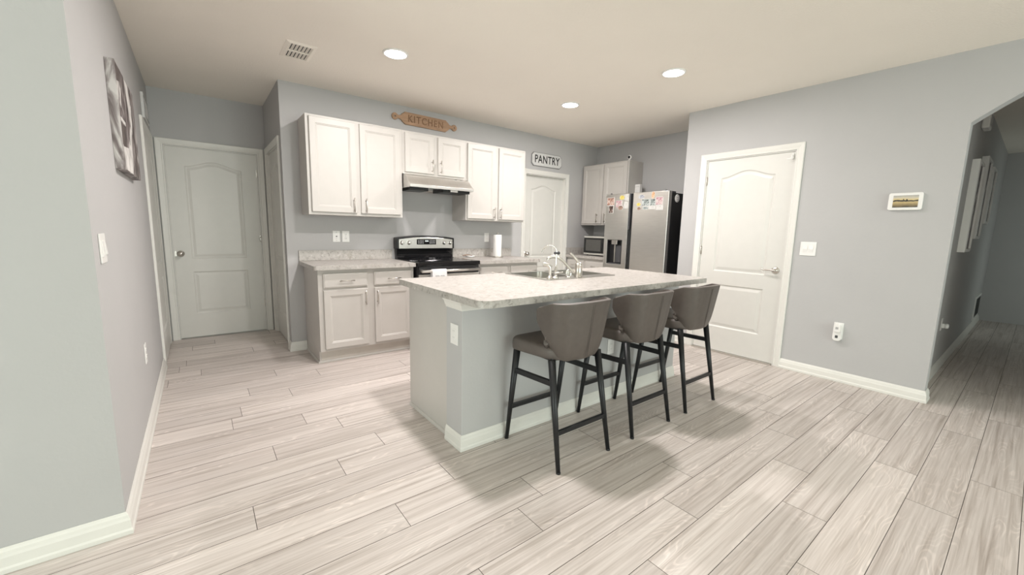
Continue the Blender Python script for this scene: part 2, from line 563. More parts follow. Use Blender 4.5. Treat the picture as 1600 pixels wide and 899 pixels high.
# baseboards
BP = [(0, 0), (0.021, 0), (0.021, 0.018), (0.017, 0.026), (0.0155, 0.060), (0.012, 0.070), (0.010, 0.080), (0.006, 0.087), (0.004, 0.093), (0, 0.093)]
def baseboard(name, path, side):
    bm = bmesh.new()
    sweep(bm, path, BP, lambda u, v, h: (u, v, h), side)
    struct(obj(name, bm, 'trim', bevel=0.0015, seg=1))
baseboard('baseboard_left', [(-4.29, YN), (XL, YN), (XL, LD0-0.062)], -1)
baseboard('baseboard_stub', [(0, SD0-0.064), (0, 0), (0.137, 0)], -1)
baseboard('baseboard_right', [(XR, RD0-0.064), (XR, AR0), (XR+0.12, AR0), (XR+0.12, YH), (9.19, YH)], -1)
baseboard('baseboard_corner', [(XR, YJ-0.01), (XR, RD1+0.064)], -1)

# door casings (mitred), swept in the plane of the wall
CP = [(0, 0), (0, 0.009), (0.010, 0.012), (0.016, 0.010), (0.040, 0.016), (0.056, 0.018), (0.062, 0.014), (0.062, 0)]
def casing(name, w, h, parent, x0=0.0):
    bm = bmesh.new()
    sweep(bm, [(x0, 0), (x0, h), (x0+w, h), (x0+w, 0)], CP, lambda u, v, t: (u, -t, v), 1)
    return obj(name, bm, 'trim', parent, bevel=0.001, seg=1)

def door_slab(w, h, yf, th, parent, z0=0.012, name='door_panel', half=False):
    """two-panel moulded slab with an arched top panel; front face at y=yf looking to -y; local x from 0..w"""
    bm = bmesh.new()
    st = w*0.185
    xa, xb = st, w-st
    z1, z2, z3, z4 = 0.270, 0.735, 0.875, 1.850
    rise = 0.062
    N = 24
    arch = [(xa+(xb-xa)*i/N, z4+rise*(0.5-0.5*math.cos(2*PI*i/N))) for i in range(N+1)]
    pan1 = [(xa, z3), (xb, z3)] + arch[::-1]
    pan2 = [(xa, z1), (xb, z1), (xb, z2), (xa, z2)]
    V = lambda x, z, y: bm.verts.new((x, y, z))
    def face(pts, y=yf): return bm.faces.new([V(x, z, y) for x, z in pts])
    face([(0, z0), (xa, z0), (xa, h), (0, h)])
    face([(xb, z0), (w, z0), (w, h), (xb, h)])
    face([(xa, z0), (xb, z0), (xb, z1), (xa, z1)])
    face([(xa, z2), (xb, z2), (xb, z3), (xa, z3)])
    for (p, q) in zip(arch, arch[1:]):
        face([p, q, (q[0], h), (p[0], h)])
    def inset(poly, d):
        n = len(poly)
        out = []
        for i in range(n):
            a, b, c = Vector(poly[i-1]), Vector(poly[i]), Vector(poly[(i+1) % n])
            n1 = Vector((-(b-a).y, (b-a).x)).normalized(); n2 = Vector((-(c-b).y, (c-b).x)).normalized()
            mm = n1+n2; mm = mm/max(0.2, mm.dot(n1))
            out.append(tuple(b+mm*d))
        return out
    for pan in (pan1, pan2):
        loops = [(pan, yf), (inset(pan, 0.012), yf+0.009), (inset(pan, 0.022), yf+0.009), (inset(pan, 0.046), yf+0.002)]
        vs = [[V(x, z, y) for x, z in L] for L, y in loops]
        n = len(pan)
        for A, B in zip(vs, vs[1:]):
            for i in range(n):
                bm.faces.new((A[i], A[(i+1) % n], B[(i+1) % n], B[i]))
        c = [(x, z) for x, z in loops[-1][0]]
        for tri in tessellate_polygon([[Vector((x, z, 0)) for x, z in c]]):
            bm.faces.new([vs[-1][i] for i in tri])
    bmesh.ops.remove_doubles(bm, verts=bm.verts, dist=0.0004)
    # edges and back
    yb = yf+th
    for q in (((0, z0), (w, z0)), ((w, z0), (w, h)), ((w, h), (0, h)), ((0, h), (0, z0))):
        (a, b), (c, d) = q
        bm.faces.new((V(a, b, yf), V(c, d, yf), V(c, d, yb), V(a, b, yb)))
    face([(0, z0), (w, z0), (w, h), (0, h)], yb)
    return obj(name, bm, 'door', parent, recalc=True)

def hinges(parent, x, yf, zs):
    for z in zs:
        bm = bmesh.new()
        cyl(bm, (x, yf-0.006, z-0.045), (x, yf-0.006, z+0.045), 0.0055, seg=10)
        box(bm, x-0.010, x+0.010, yf-0.003, yf, z-0.044, z+0.044)
        obj('hinge', bm, 'nickel', parent)

def knob(parent, x, y, z, lever=0):
    bm = bmesh.new()
    lathe(bm, [(0.0, 0.0), (0.033, 0.0), (0.033, 0.006), (0.026, 0.012), (0.013, 0.014), (0.011, 0.03)] + ([(0.011, 0.05), (0, 0.052)] if lever else [(0.016, 0.036), (0.027, 0.046), (0.029, 0.056), (0.024, 0.066), (0.0, 0.070)]), (x, y, z), 24, 'y')
    if lever:
        s = lever
        tube(bm, [(x, y-0.045, z), (x+s*0.03, y-0.048, z+0.004), (x+s*0.07, y-0.046, z-0.001), (x+s*0.115, y-0.042, z+0.006)], 0.008, 10, (0.009, 0.006))
    return obj('door_handle', bm, 'nickel', parent)

def door(name, loc, rz, w, label, recess=0.012, hside='R', lever=0, extra=None, hz=(0.345, 1.09, 1.83), kn=True, casing_on=True, visible_hinges=True):
    """local x 0..w = opening; y=0 the wall face"""
    r = sroot(name, loc, rz, label, 'door')
    slab = door_slab(w-0.012, DH-0.006, recess, 0.035, r)
    slab.location.x = 0.006
    bm = bmesh.new()
    for b in ((-0.0, 0.005, 0.0, 0.118, 0, DH), (w-0.005, w, 0.0, 0.118, 0, DH), (0.005, w-0.005, 0.0, 0.118, DH-0.005, DH)):
        box(bm, *b)
    ys = recess+0.036
    for b in ((0.005, 0.017, ys, ys+0.03, 0, DH-0.005), (w-0.017, w-0.005, ys, ys+0.03, 0, DH-0.005), (0.017, w-0.017, ys, ys+0.03, DH-0.017, DH-0.005)):
        box(bm, *b)
    obj('jamb', bm, 'trim', r)
    casing('casing', w+0.008, DH+0.004, r, -0.004)
    if visible_hinges:
        hinges(r, w-0.006 if hside == 'R' else 0.006, recess, hz)
    if kn:
        knob(r, 0.065 if hside == 'R' else w-0.065, recess, 0.932, lever)
    return r

d1 = door('door_1', (HD0, YE, 0), 0, HD1-HD0, 'white two-panel arched door with round knob at the end of the short hall', hside='R')
bm = bmesh.new(); box(bm, 0.0135, 0.030, 0.0105, 0.0125, 0.905, 0.96)
obj('latch_plate', bm, 'nickel', d1)
bm = bmesh.new(); tube(bm, [(0.805, -0.012, 1.112), (0.79, -0.03, 1.105), (0.79, -0.03, 1.07), (0.797, -0.02, 1.06)], 0.004, 8)
obj('door_stop', bm, 'nickel', d1)
d2 = door('door_2', (XR, RD1, 0), -PI/2, RD1-RD0, 'white two-panel arched door with lever handle on the right wall', hside='L', lever=-1)
bm = bmesh.new()
tube(bm, [(0.80, 0.004, 2.005), (0.80, -0.02, 2.000), (0.80, -0.03, 1.975), (0.765, -0.028, 1.968)], 0.005, 8)
box(bm, 0.792, 0.808, -0.004, 0.012, 1.97, 2.015)
obj('door_catch', bm, 'white', d2)
bm = bmesh.new(); box(bm, 0.006, RD1-RD0-0.006, -0.03, 0.10, 0.0, 0.010)
obj('threshold', bm, 'nickel', d2)
d3 = door('door_3', (PD0, 0, 0), 0, PD1-PD0, 'white arched pantry door in the back wall under the lettered sign', recess=0.055, hside='R', visible_hinges=False)
d4 = door('door_4', (0, SD1, 0), -PI/2, SD1-SD0, 'white door seen edge-on in the right side of the short hall', recess=0.02, hside='L', kn=False, visible_hinges=False)
bm = bmesh.new(); lathe(bm, [(0, 0), (0.016, 0), (0.018, 0.006), (0.013, 0.012), (0, 0.013)], (SD1-SD0-0.115, 0.02, 0.962), 16, 'y')
obj('latch', bm, 'black', d4)
d5 = door('door_5', (XL, LD0, 0), PI/2, LD1-LD0, 'white door seen edge-on in the left wall beyond the canvas', recess=-0.011, hside='R', kn=False, visible_hinges=False)

# assumed rear window, out of view, carrying the fill light from behind
r = sroot('rear_fill_window', (0.7, YB, 0.15), 0, 'unseen wide living room window assumed behind the camera for fill light', 'window')
bm = bmesh.new()
for b in ((-1.7, -1.64, -0.1, 0.0, 0.3, 2.35), (2.84, 2.9, -0.1, 0.0, 0.3, 2.35), (-1.64, 2.84, -0.1, 0, 0.3, 0.36), (-1.64, 2.84, -0.1, 0, 2.29, 2.35), (0.57, 0.63, -0.09, -0.03, 0.36, 2.29)):
    box(bm, *b)
obj('window_frame', bm, 'trim', r)

r = sroot('fill_window', (-4.3, -4.1, 0), PI/2, 'unseen glass door added in the side wall for fill light', 'window')  # unseen opening, added to carry the side fill light
bm = bmesh.new()
for b in ((-1.2, -1.13, 0.0, 0.1, 0.0, 2.2), (1.13, 1.2, 0.0, 0.1, 0.0, 2.2), (-1.13, 1.13, 0.0, 0.1, 0.0, 0.06), (-1.13, 1.13, 0.0, 0.1, 2.14, 2.2), (-0.04, 0.04, 0.02, 0.08, 0.06, 2.14)):
    box(bm, *b)
obj('window_frame', bm, 'trim', r)

# ------------------------------------------------------------------ cabinets
def panel_front(bm, x0, x1, z0, z1, yf, th=0.019, frame=0.052):
    """door front with a recessed flat panel, front at y=yf facing -y"""
    V = lambda x, z, y: bm.verts.new((x, y, z))
    e = 0.004
    def loop(d, y): return [V(x0+d, z0+d, y), V(x1-d, z0+d, y), V(x1-d, z1-d, y), V(x0+d, z1-d, y)]
    L = [loop(0, yf+th), loop(0, yf+e), loop(e, yf), loop(frame, yf), loop(frame+0.005, yf+0.004), loop(frame+0.010, yf+0.0045), loop(frame+0.016, yf+0.009)]
    for A, B in zip(L, L[1:]):
        for i in range(4):
            bm.faces.new((A[i], A[(i+1) % 4], B[(i+1) % 4], B[i]))
    bm.faces.new(L[-1]); bm.faces.new(L[0][::-1])

def slab_front(bm, x0, x1, z0, z1, yf, th=0.019):
    V = lambda x, z, y: bm.verts.new((x, y, z))
    def loop(d, y): return [V(x0+d, z0+d, y), V(x1-d, z0+d, y), V(x1-d, z1-d, y), V(x0+d, z1-d, y)]
    L = [loop(0, yf+th), loop(0, yf+0.007), loop(0.004, yf+0.004), loop(0.009, yf+0.003), loop(0.012, yf)]
    for A, B in zip(L, L[1:]):
        for i in range(4):
            bm.faces.new((A[i], A[(i+1) % 4], B[(i+1) % 4], B[i]))
    bm.faces.new(L[-1]); bm.faces.new(L[0][::-1])

def pull(parent, x, z, yf, vertical=True, L=0.138):
    bm = bmesh.new()
    h, c = L/2, L*0.34
    y = yf-0.030
    if vertical:
        cyl(bm, (x, y, z-h), (x, y, z+h), 0.0047, seg=12)
        for s in (-c, c): cyl(bm, (x, yf, z+s), (x, y, z+s), 0.0045, seg=10)
    else:
        cyl(bm, (x-h, y, z), (x+h, y, z), 0.0047, seg=12)
        for s in (-c, c): cyl(bm, (x+s, yf, z), (x+s, y, z), 0.0045, seg=10)
    return obj('handle', bm, 'nickel', parent)

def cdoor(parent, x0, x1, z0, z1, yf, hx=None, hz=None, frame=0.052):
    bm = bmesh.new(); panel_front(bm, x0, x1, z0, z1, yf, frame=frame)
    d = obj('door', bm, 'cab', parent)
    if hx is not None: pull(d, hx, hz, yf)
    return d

def cdrawer(parent, x0, x1, z0, z1, yf, hx=None, hz=None):
    bm = bmesh.new(); slab_front(bm, x0, x1, z0, z1, yf)
    d = obj('drawer', bm, 'cab', parent)
    if hx is not None: pull(d, hx, hz, yf, False, 0.135)
    return d

YU = -0.317
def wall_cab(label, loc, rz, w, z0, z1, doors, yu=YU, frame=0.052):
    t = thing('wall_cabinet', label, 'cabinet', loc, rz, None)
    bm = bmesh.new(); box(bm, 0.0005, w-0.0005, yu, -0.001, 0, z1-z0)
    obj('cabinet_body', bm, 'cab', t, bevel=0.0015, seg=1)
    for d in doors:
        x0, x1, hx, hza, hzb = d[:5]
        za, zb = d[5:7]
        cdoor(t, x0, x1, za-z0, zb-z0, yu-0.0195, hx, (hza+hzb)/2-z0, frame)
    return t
ZU0, ZU1, ZUM = 1.364, 2.258, 1.822
wall_cab('tall white two-door wall cabinet left of the range hood', (0.148, 0, ZU0), 0, 0.905, ZU0, ZU1,
         [(0.028, 0.436, 0.403, 1.398, 1.533, 1.39, 2.238), (0.474, 0.880, 0.518, 1.398, 1.533, 1.39, 2.238)])
wall_cab('short white two-door wall cabinet above the range hood', (1.053, 0, ZUM), 0, 0.772, ZUM, ZU1,
         [(0.030, 0.362, 0.334, 1.858, 1.985, 1.842, 2.238), (0.410, 0.742, 0.436, 1.858, 1.985, 1.842, 2.238)])
wall_cab('tall white two-door wall cabinet between range hood and pantry door', (1.825, 0, ZU0), 0, 0.881, ZU0, ZU1,
         [(0.017, 0.415, 0.390, 1.392, 1.528, 1.385, 2.238), (0.460, 0.860, 0.485, 1.392, 1.528, 1.385, 2.238)])
wall_cab('white two-door wall cabinet in the corner above the microwave', (XA, -0.015, ZU0), -PI/2, 0.849, ZU0, ZU1,
         [(0.022, 0.405, 0.330, 1.392, 1.545, 1.385, 2.242), (0.432, 0.828, 0.478, 1.392, 1.545, 1.385, 2.242)])

def base_cab(label, loc, rz, w, yb, doors, left_panel=True):
    """yb: y of the face frame (negative)"""
    t = thing('base_cabinet', label, 'cabinet', loc, rz)
    bm = bmesh.new()
    box(bm, 0.001, w-0.001, yb, -0.003, 0.115, 0.870)
    box(bm, 0.001, 0.018, yb+0.055, -0.003, 0, 0.115)
    box(bm, w-0.018, w-0.001, yb+0.055, -0.003, 0, 0.115)
    obj('cabinet_body', bm, 'cab', t, bevel=0.001, seg=1)
    bm = bmesh.new(); box(bm, 0.018, w-0.018, yb+0.060, yb+0.075, 0.0, 0.1145)
    obj('toe_kick', bm, 'cab_in', t)
    bm = bmesh.new()
    sweep(bm, [(0.001, -0.003), (0.001, yb+0.055), (w-0.001, yb+0.055)] if left_panel else [(0.001, yb+0.055), (w-0.001, yb+0.055)], [(0, 0), (0.012, 0), (0.010, 0.010), (0.004, 0.018), (0, 0.019)], lambda u, v, h: (u, v, h), -1)
    obj('shoe_moulding', bm, 'cab', t)
    for (x0, x1, hx, dz0, dz1, hdx) in doors:
        cdrawer(t, x0, x1, 0.702, 0.836, yb-0.0195, hx, 0.766)
        cdoor(t, x0, x1, 0.139, 0.682, yb-0.0195, hdx, 0.595)
    return t
YBF = -0.592
base_cab('white base cabinet with two drawers and two doors left of the range', (0.138, 0, 0), 0, 0.908, YBF,
         [(0.042, 0.436, 0.243, 0, 0, 0.412), (0.500, 0.880, 0.690, 0, 0, 0.524)])
base_cab('white base cabinet with two drawers right of the range', (1.829, 0, 0), 0, 0.893, YBF,
         [(0.018, 0.414, 0.235, 0, 0, 0.39), (0.462, 0.870, 0.78, 0, 0, 0.486)])
base_cab('white base cabinet under the microwave in the corner', (XA, -0.006, 0), -PI/2, 0.812, -0.595,
         [(0.030, 0.355, 0.20, 0, 0, 0.33), (0.400, 0.790, 0.595, 0, 0, 0.424)], False)

def rounded(x0, x1, y0, y1, radii, n=8):
    """corner radii order: (x0,y0),(x1,y0),(x1,y1),(x0,y1)"""
    pts = []
    for (cx, cy, a0), r in zip(((x0, y0, PI), (x1, y0, 1.5*PI), (x1, y1, 0), (x0, y1, 0.5*PI)), radii):
        if r <= 0:
            pts.append((cx, cy)); continue
        ox = cx + (r if cx == x0 else -r); oy = cy + (r if cy == y0 else -r)
        for i in range(n+1):
            a = a0 + 0.5*PI*i/n
            pts.append((ox+r*math.cos(a), oy+r*math.sin(a)))
    return pts

def slab_with_hole(bm, outer, holes, z0, z1):
    polys = [[Vector((x, y, 0)) for x, y in outer]] + [[Vector((x, y, 0)) for x, y in h] for h in holes]
    flat = [p for pl in polys for p in pl]
    for z in (z0, z1):
        vs = [bm.verts.new((p.x, p.y, z)) for p in flat]
        for t in tessellate_polygon(polys):
            try: bm.faces.new([vs[i] for i in t])
            except ValueError: pass
    for pl in polys:
        a = [bm.verts.new((p.x, p.y, z0)) for p in pl]; b = [bm.verts.new((p.x, p.y, z1)) for p in pl]
        for i in range(len(pl)):
            j = (i+1) % len(pl)
            bm.faces.new((a[i], a[j], b[j], b[i]))
    bmesh.ops.remove_doubles(bm, verts=bm.verts, dist=1e-5)

ZC0, ZC = 0.871, 0.909
def counter(label, loc, rz, w, d, radii, splash, side_splash=False):
    t = thing('countertop', label, 'countertop', loc, rz)
    bm = bmesh.new()
    slab_with_hole(bm, rounded(0, w, -d, -0.001, radii), [], ZC0-loc[2], ZC-loc[2])
    obj('worktop', bm, 'counter', t, bevel=0.006, seg=3)
    for b in splash:
        bm = bmesh.new(); box(bm, *b[:4], ZC-loc[2]+0.0002, 1.013-loc[2])
        obj('backsplash', bm, 'counter', t, bevel=0.003)
    return t
counter('speckled cream countertop with short backsplash left of the range', (0.099, 0, ZC0), 0, 0.948, 0.647, (0.028, 0, 0, 0), [(0, 0.948, -0.020, -0.001)])
counter('speckled cream countertop holding the paper towels right of the range', (1.822, 0, ZC0), 0, 0.915, 0.647, (0, 0.028, 0, 0), [(0, 0.915, -0.020, -0.001)])
counter('speckled cream countertop in the corner under the microwave', (XA, -0.003, ZC0), -PI/2, 0.822, 0.636, (0, 0, 0, 0), [(0.02, 0.822, -0.020, -0.001), (0.0, 0.02, -0.636, -0.001)])

# ------------------------------------------------------------------ range, hood
def build_range():
    x0, x1 = 1.060, 1.805
    cx = (x0+x1)/2
    t = thing('range', 'freestanding electric range with black glass top and steel control panel', 'stove', (cx, 0, 0))
    w = (x1-x0)/2
    bm = bmesh.new(); box(bm, -w+0.004, w-0.004, -0.64, -0.025, 0.03, 0.885)
    box(bm, -w+0.03, w-0.03, -0.60, -0.05, 0.0, 0.03)
    obj('oven_body', bm, 'black', t)
    bm = bmesh.new(); box(bm, -w, w, -0.672, -0.09, 0.874, 0.916)
    obj('cooktop', bm, 'blackgloss', t, bevel=0.008, seg=3)
    for (bx, by, r) in ((-0.19, -0.49, 0.115), (0.19, -0.49, 0.09), (-0.19, -0.235, 0.08), (0.19, -0.235, 0.105)):
        bm = bmesh.new()
        for rr in (r, r*0.62):
            lathe(bm, [(rr-0.0016, 0.9163), (rr+0.0016, 0.9163)], (bx, by, 0), 40, cap=False)
        obj('burner_ring', bm, 'darkgrey', t, recalc=False)
    # backguard: black shell with arched top, concave lower front
    N = 20
    top = lambda x, e: 1.135 + e + 0.030*(1-(x/w)**2)
    bm = bmesh.new()
    pts = [(-w+0.006, 1.022)] + [(-w+0.006+(2*w-0.012)*i/N, top(-w+0.006+(2*w-0.012)*i/N, 0.012)) for i in range(N+1)] + [(w-0.006, 1.022)]
    prism(bm, pts, lambda u, v, s: (u, s, v), -0.095, -0.015)
    obj('backguard', bm, 'black', t, bevel=0.006, seg=2)
    bm = bmesh.new()
    prof = [(-0.015, 0.90), (-0.015, 1.022), (-0.088, 1.022), (-0.070, 0.995), (-0.062, 0.955), (-0.085, 0.925), (-0.12, 0.915), (-0.12, 0.90)]
    prism(bm, prof, lambda u, v, s: (s, u, v), -w+0.018, w-0.018)
    obj('backguard_base', bm, 'blackgloss', t, bevel=0.004, seg=2)
    bm = bmesh.new()
    wi = w-0.034
    pts = [(-wi, 1.026)] + [(-wi+2*wi*i/N, top(-wi+2*wi*i/N, -0.010)) for i in range(N+1)] + [(wi, 1.026)]
    prism(bm, pts, lambda u, v, s: (u, s, v), -0.102, -0.094)
    pn = obj('control_panel', bm, 'steel_h', t, bevel=0.003)
    bm = bmesh.new(); box(bm, -0.125, 0.118, -0.1045, -0.102, 1.072, 1.133)
    ds = obj('display', bm, 'blackgloss', t, bevel=0.001)
    bm = bmesh.new()
    for k in range(4): box(bm, -0.022+k*0.011, -0.014+k*0.011, -0.1048, -0.1044, 1.106, 1.119)
    obj('clock_digits', bm, 'led', ds)
    for xo in (-0.110, 0.035):
        bm = bmesh.new()
        for r_ in range(3):
            for k in range(4):
                box(bm, xo+k*0.019, xo+0.013+k*0.019, -0.1048, -0.1044, 1.084+r_*0.015, 1.090+r_*0.015)
        obj('button_marks', bm, 'grey_mark', ds)
    for kx in (-0.302, -0.218, 0.226, 0.308):
        bm = bmesh.new()
        lathe(bm, [(0.0, 0), (0.024, 0), (0.024, 0.004), (0.020, 0.007), (0.018, 0.026), (0.015, 0.029), (0, 0.029)], (kx, -0.102, 1.093), 24, 'y')
        box(bm, kx-0.004, kx+0.004, -0.137, -0.128, 1.074, 1.112)
        obj('knob', bm, 'steel', t)
    # oven door
    bm = bmesh.new(); box(bm, -w+0.012, w-0.012, -0.662, -0.641, 0.792, 0.868)
    obj('oven_top_strip', bm, 'black', t, bevel=0.003)
    bm = bmesh.new(); box(bm, -w+0.012, w-0.012, -0.668, -0.641, 0.245, 0.788)
    dr = obj('oven_door', bm, 'steel_h', t, bevel=0.005)
    bm = bmesh.new(); box(bm, -w+0.09, w-0.09, -0.6695, -0.667, 0.33, 0.66)
    obj('oven_window', bm, 'blackgloss', dr)
    bm = bmesh.new()
    cyl(bm, (-w+0.022, -0.716, 0.826), (w-0.022, -0.716, 0.826), 0.0135, seg=16)
    for s in (-1, 1): box(bm, s*(w-0.04)-0.012, s*(w-0.04)+0.012, -0.714, -0.650, 0.814, 0.838)
    obj('oven_handle', bm, 'steel_h', dr)
    bm = bmesh.new(); box(bm, -w+0.012, w-0.012, -0.664, -0.641, 0.06, 0.238)
    obj('storage_drawer', bm, 'steel_h', t, bevel=0.005)
    # towel over the handle
    bm = bmesh.new()
    xa, xb = 1.186, 1.352
    prof = []
    for i in range(13):
        a = PI*i/12
        prof.append((-0.716+0.018*math.cos(a), 0.826+0.018*math.sin(a)))
    path = [(-0.698, 0.60)] + prof + [(-0.7345, 0.72), (-0.735, 0.52)]
    nx = 12
    rows = []
    for (y, z) in path:
        rows.append([bm.verts.new((xa+(xb-xa)*k/nx, y - (0.003*math.sin(k*1.3)*max(0, (0.82-z))*4 if y < -0.72 else 0), z)) for k in range(nx+1)])
    for A, B in zip(rows, rows[1:]):
        for k in range(nx): bm.faces.new((A[k], A[k+1], B[k+1], B[k]))
    tw = thing('dish_towel', 'white dish towel hung over the oven door handle', 'towel', (0, 0, 0))
    o = obj('cloth', bm, 'towel', tw, smooth=True, solid=0.005)
    bm = bmesh.new()
    for k in range(9):
        if k == 4: continue
        xx = 1.222+k*0.0115
        tube(bm, [(xx, -0.7392, 0.772), (xx+0.003, -0.7392, 0.784), (xx+0.006, -0.7392, 0.773), (xx+0.009, -0.7392, 0.779)], 0.0012, 6)
    obj('embroidery', bm, 'grey_mark', tw)
build_range()

def build_hood():
    x0, x1 = 1.062, 1.818
    t = thing('range_hood', 'stainless steel under-cabinet range hood over the stove', 'range hood', (x0, 0, 1.822))
    w = x1-x0
    z = lambda v: v-1.822
    bm = bmesh.new()
    prof = [(-0.002, z(1.8215)), (-0.335, z(1.8215)), (-0.40, z(1.790)), (-0.475, z(1.722)), (-0.497, z(1.705)), (-0.497, z(1.676)), (-0.485, z(1.676)), (-0.485, z(1.690)), (-0.015, z(1.690)), (-0.015, z(1.676)), (-0.002, z(1.676))]
    prism(bm, prof, lambda u, v, s: (s, u, v), 0, w)
    obj('hood_shell', bm, 'steel_h', t, bevel=0.002)
    for xa in (0, w-0.012):
        bm = bmesh.new()
        box(bm, xa, xa+0.012, -0.485, -0.015, z(1.676), z(1.690))
        obj('side_lip', bm, 'steel_h', t)
    for xa, xb, ya, yb in ((0.03, 0.24, -0.42, -0.20), (0.40, 0.735, -0.45, -0.20)):
        bm = bmesh.new(); box(bm, xa, xb, ya, yb, z(1.650), z(1.6895))
        obj('grease_filter', bm, 'black', t, bevel=0.003)
    bm = bmesh.new(); box(bm, 0.475, 0.565, -0.478, -0.451, z(1.655), z(1.6895))
    obj('light_cover', bm, 'steel_h', t, bevel=0.003)
    for xx in (0.600, 0.665):
        bm = bmesh.new()
        d = Vector((0, -0.031-0.034, 0.045)).normalized()
        box(bm, xx-0.013, xx+0.013, -0.375, -0.360, z(1.792), z(1.806))
        obj('switch', bm, 'black', t, bevel=0.002)
build_hood()

# ------------------------------------------------------------------ island
IX0, IX1 = 0.436, 2.612
KY0, KY1 = -2.594, -2.416
CY = -1.835
def build_island():
    t = thing('kitchen_island', 'kitchen island base with grey knee wall and white cabinet end panel', 'kitchen island', ((IX0+IX1)/2, -2.2, 0))
    ox, oy = -(IX0+IX1)/2, 2.2
    B = lambda x0, x1, y0, y1, z0, z1: (x0+ox, x1+ox, y0+oy, y1+oy, z0, z1)
    boxes('knee_wall', [B(IX0, IX1, KY0, KY1, 0, 0.8695)], 'wall', t, bevel=0.003)
    ex = IX0+0.024
    for bb in (B(ex, ex+0.018, KY1+0.0005, CY, 0, 0.870), B(IX1-0.042, IX1-0.024, KY1+0.0005, CY, 0, 0.870)):
        boxes('end_panel', [bb], 'cab', t)
    boxes('cabinet_face', [B(ex+0.018, IX1-0.042, CY-0.018, CY, 0.115, 0.870)], 'cab', t)
    boxes('toe_kick', [B(ex+0.018, IX1-0.042, CY-0.07, CY-0.055, 0, 0.115)], 'cab_in', t)
    boxes('cabinet_floor', [B(ex+0.018, IX1-0.042, KY1+0.001, CY-0.019, 0.115, 0.13)], 'cab', t)
    L = IX1-IX0-0.07
    for k in range(4):
        xa = ex+0.03+k*L/4; xb = xa+L/4-0.03
        bm = bmesh.new(); panel_front(bm, -xb, -xa, 0.14, 0.83, -(CY+0.0005)-0.019)
        bmesh.ops.rotate(bm, verts=bm.verts, cent=(0, 0, 0), matrix=Matrix.Rotation(PI, 3, 'Z'))
        bmesh.ops.translate(bm, verts=bm.verts, vec=(ox, oy, 0))
        d = obj('door', bm, 'cab', t)
        bm = bmesh.new(); cyl(bm, (xb-0.03+ox, CY+0.050+oy, 0.66), (xb-0.03+ox, CY+0.050+oy, 0.80), 0.0058, seg=10)
        for zz in (0.685, 0.775): cyl(bm, (xb-0.03+ox, CY+0.019+oy, zz), (xb-0.03+ox, CY+0.050+oy, zz), 0.0045, seg=8)
        obj('handle', bm, 'nickel', d)
    bm = bmesh.new()
    sweep(bm, [(IX0, KY1), (IX0, KY0), (IX1, KY0), (IX1, KY1)], [(a*0.7, b) for a, b in BP], lambda u, v, h: (u+ox, v+oy, h), -1)
    obj('baseboard', bm, 'trim', t, bevel=0.0015, seg=1)
    bm = bmesh.new()
    cap = [(0, 0.0), (0.004, 0.0), (0.006, 0.010), (0.012, 0.020), (0.016, 0.034), (0.026, 0.046), (0.028, 0.054), (0, 0.054)]
    sweep(bm, [(IX0, KY1), (IX0, KY0), (IX1, KY0), (IX1, KY1)], [(a, b+0.8155) for a, b in cap], lambda u, v, h: (u+ox, v+oy, h), -1)
    obj('cap_moulding', bm, 'trim', t)
    for xx, s in ((ex, -1), (IX1-0.024, 1)):
        bm = bmesh.new()
        sweep(bm, [(xx, KY1+0.002), (xx, CY)], [(0, 0), (0.012, 0), (0.010, 0.010), (0.004, 0.018), (0, 0.019)], lambda u, v, h: (u+ox, v+oy, h), 1 if s < 0 else -1)
        obj('shoe_moulding', bm, 'cab', t)
build_island()

SX0, SX1, SY0, SY1 = 1.275, 2.035, -2.365, -1.835
def build_island_top():
    bm = bmesh.new()
    hole = [(SX0+0.015, SY0+0.015), (SX1-0.015, SY0+0.015), (SX1-0.015, SY1-0.015), (SX0+0.015, SY1-0.015)]
    slab_with_hole(bm, rounded(0.398, 2.612, -2.848, -1.796, (0.07, 0.045, 0.02, 0.02)), [hole], ZC0, ZC)
    o = obj('island_countertop', bm, 'counter', None, bevel=0.006, seg=3)
    tag(o, 'long speckled cream island countertop with rounded corners and a sink cut-out', 'countertop')
build_island_top()

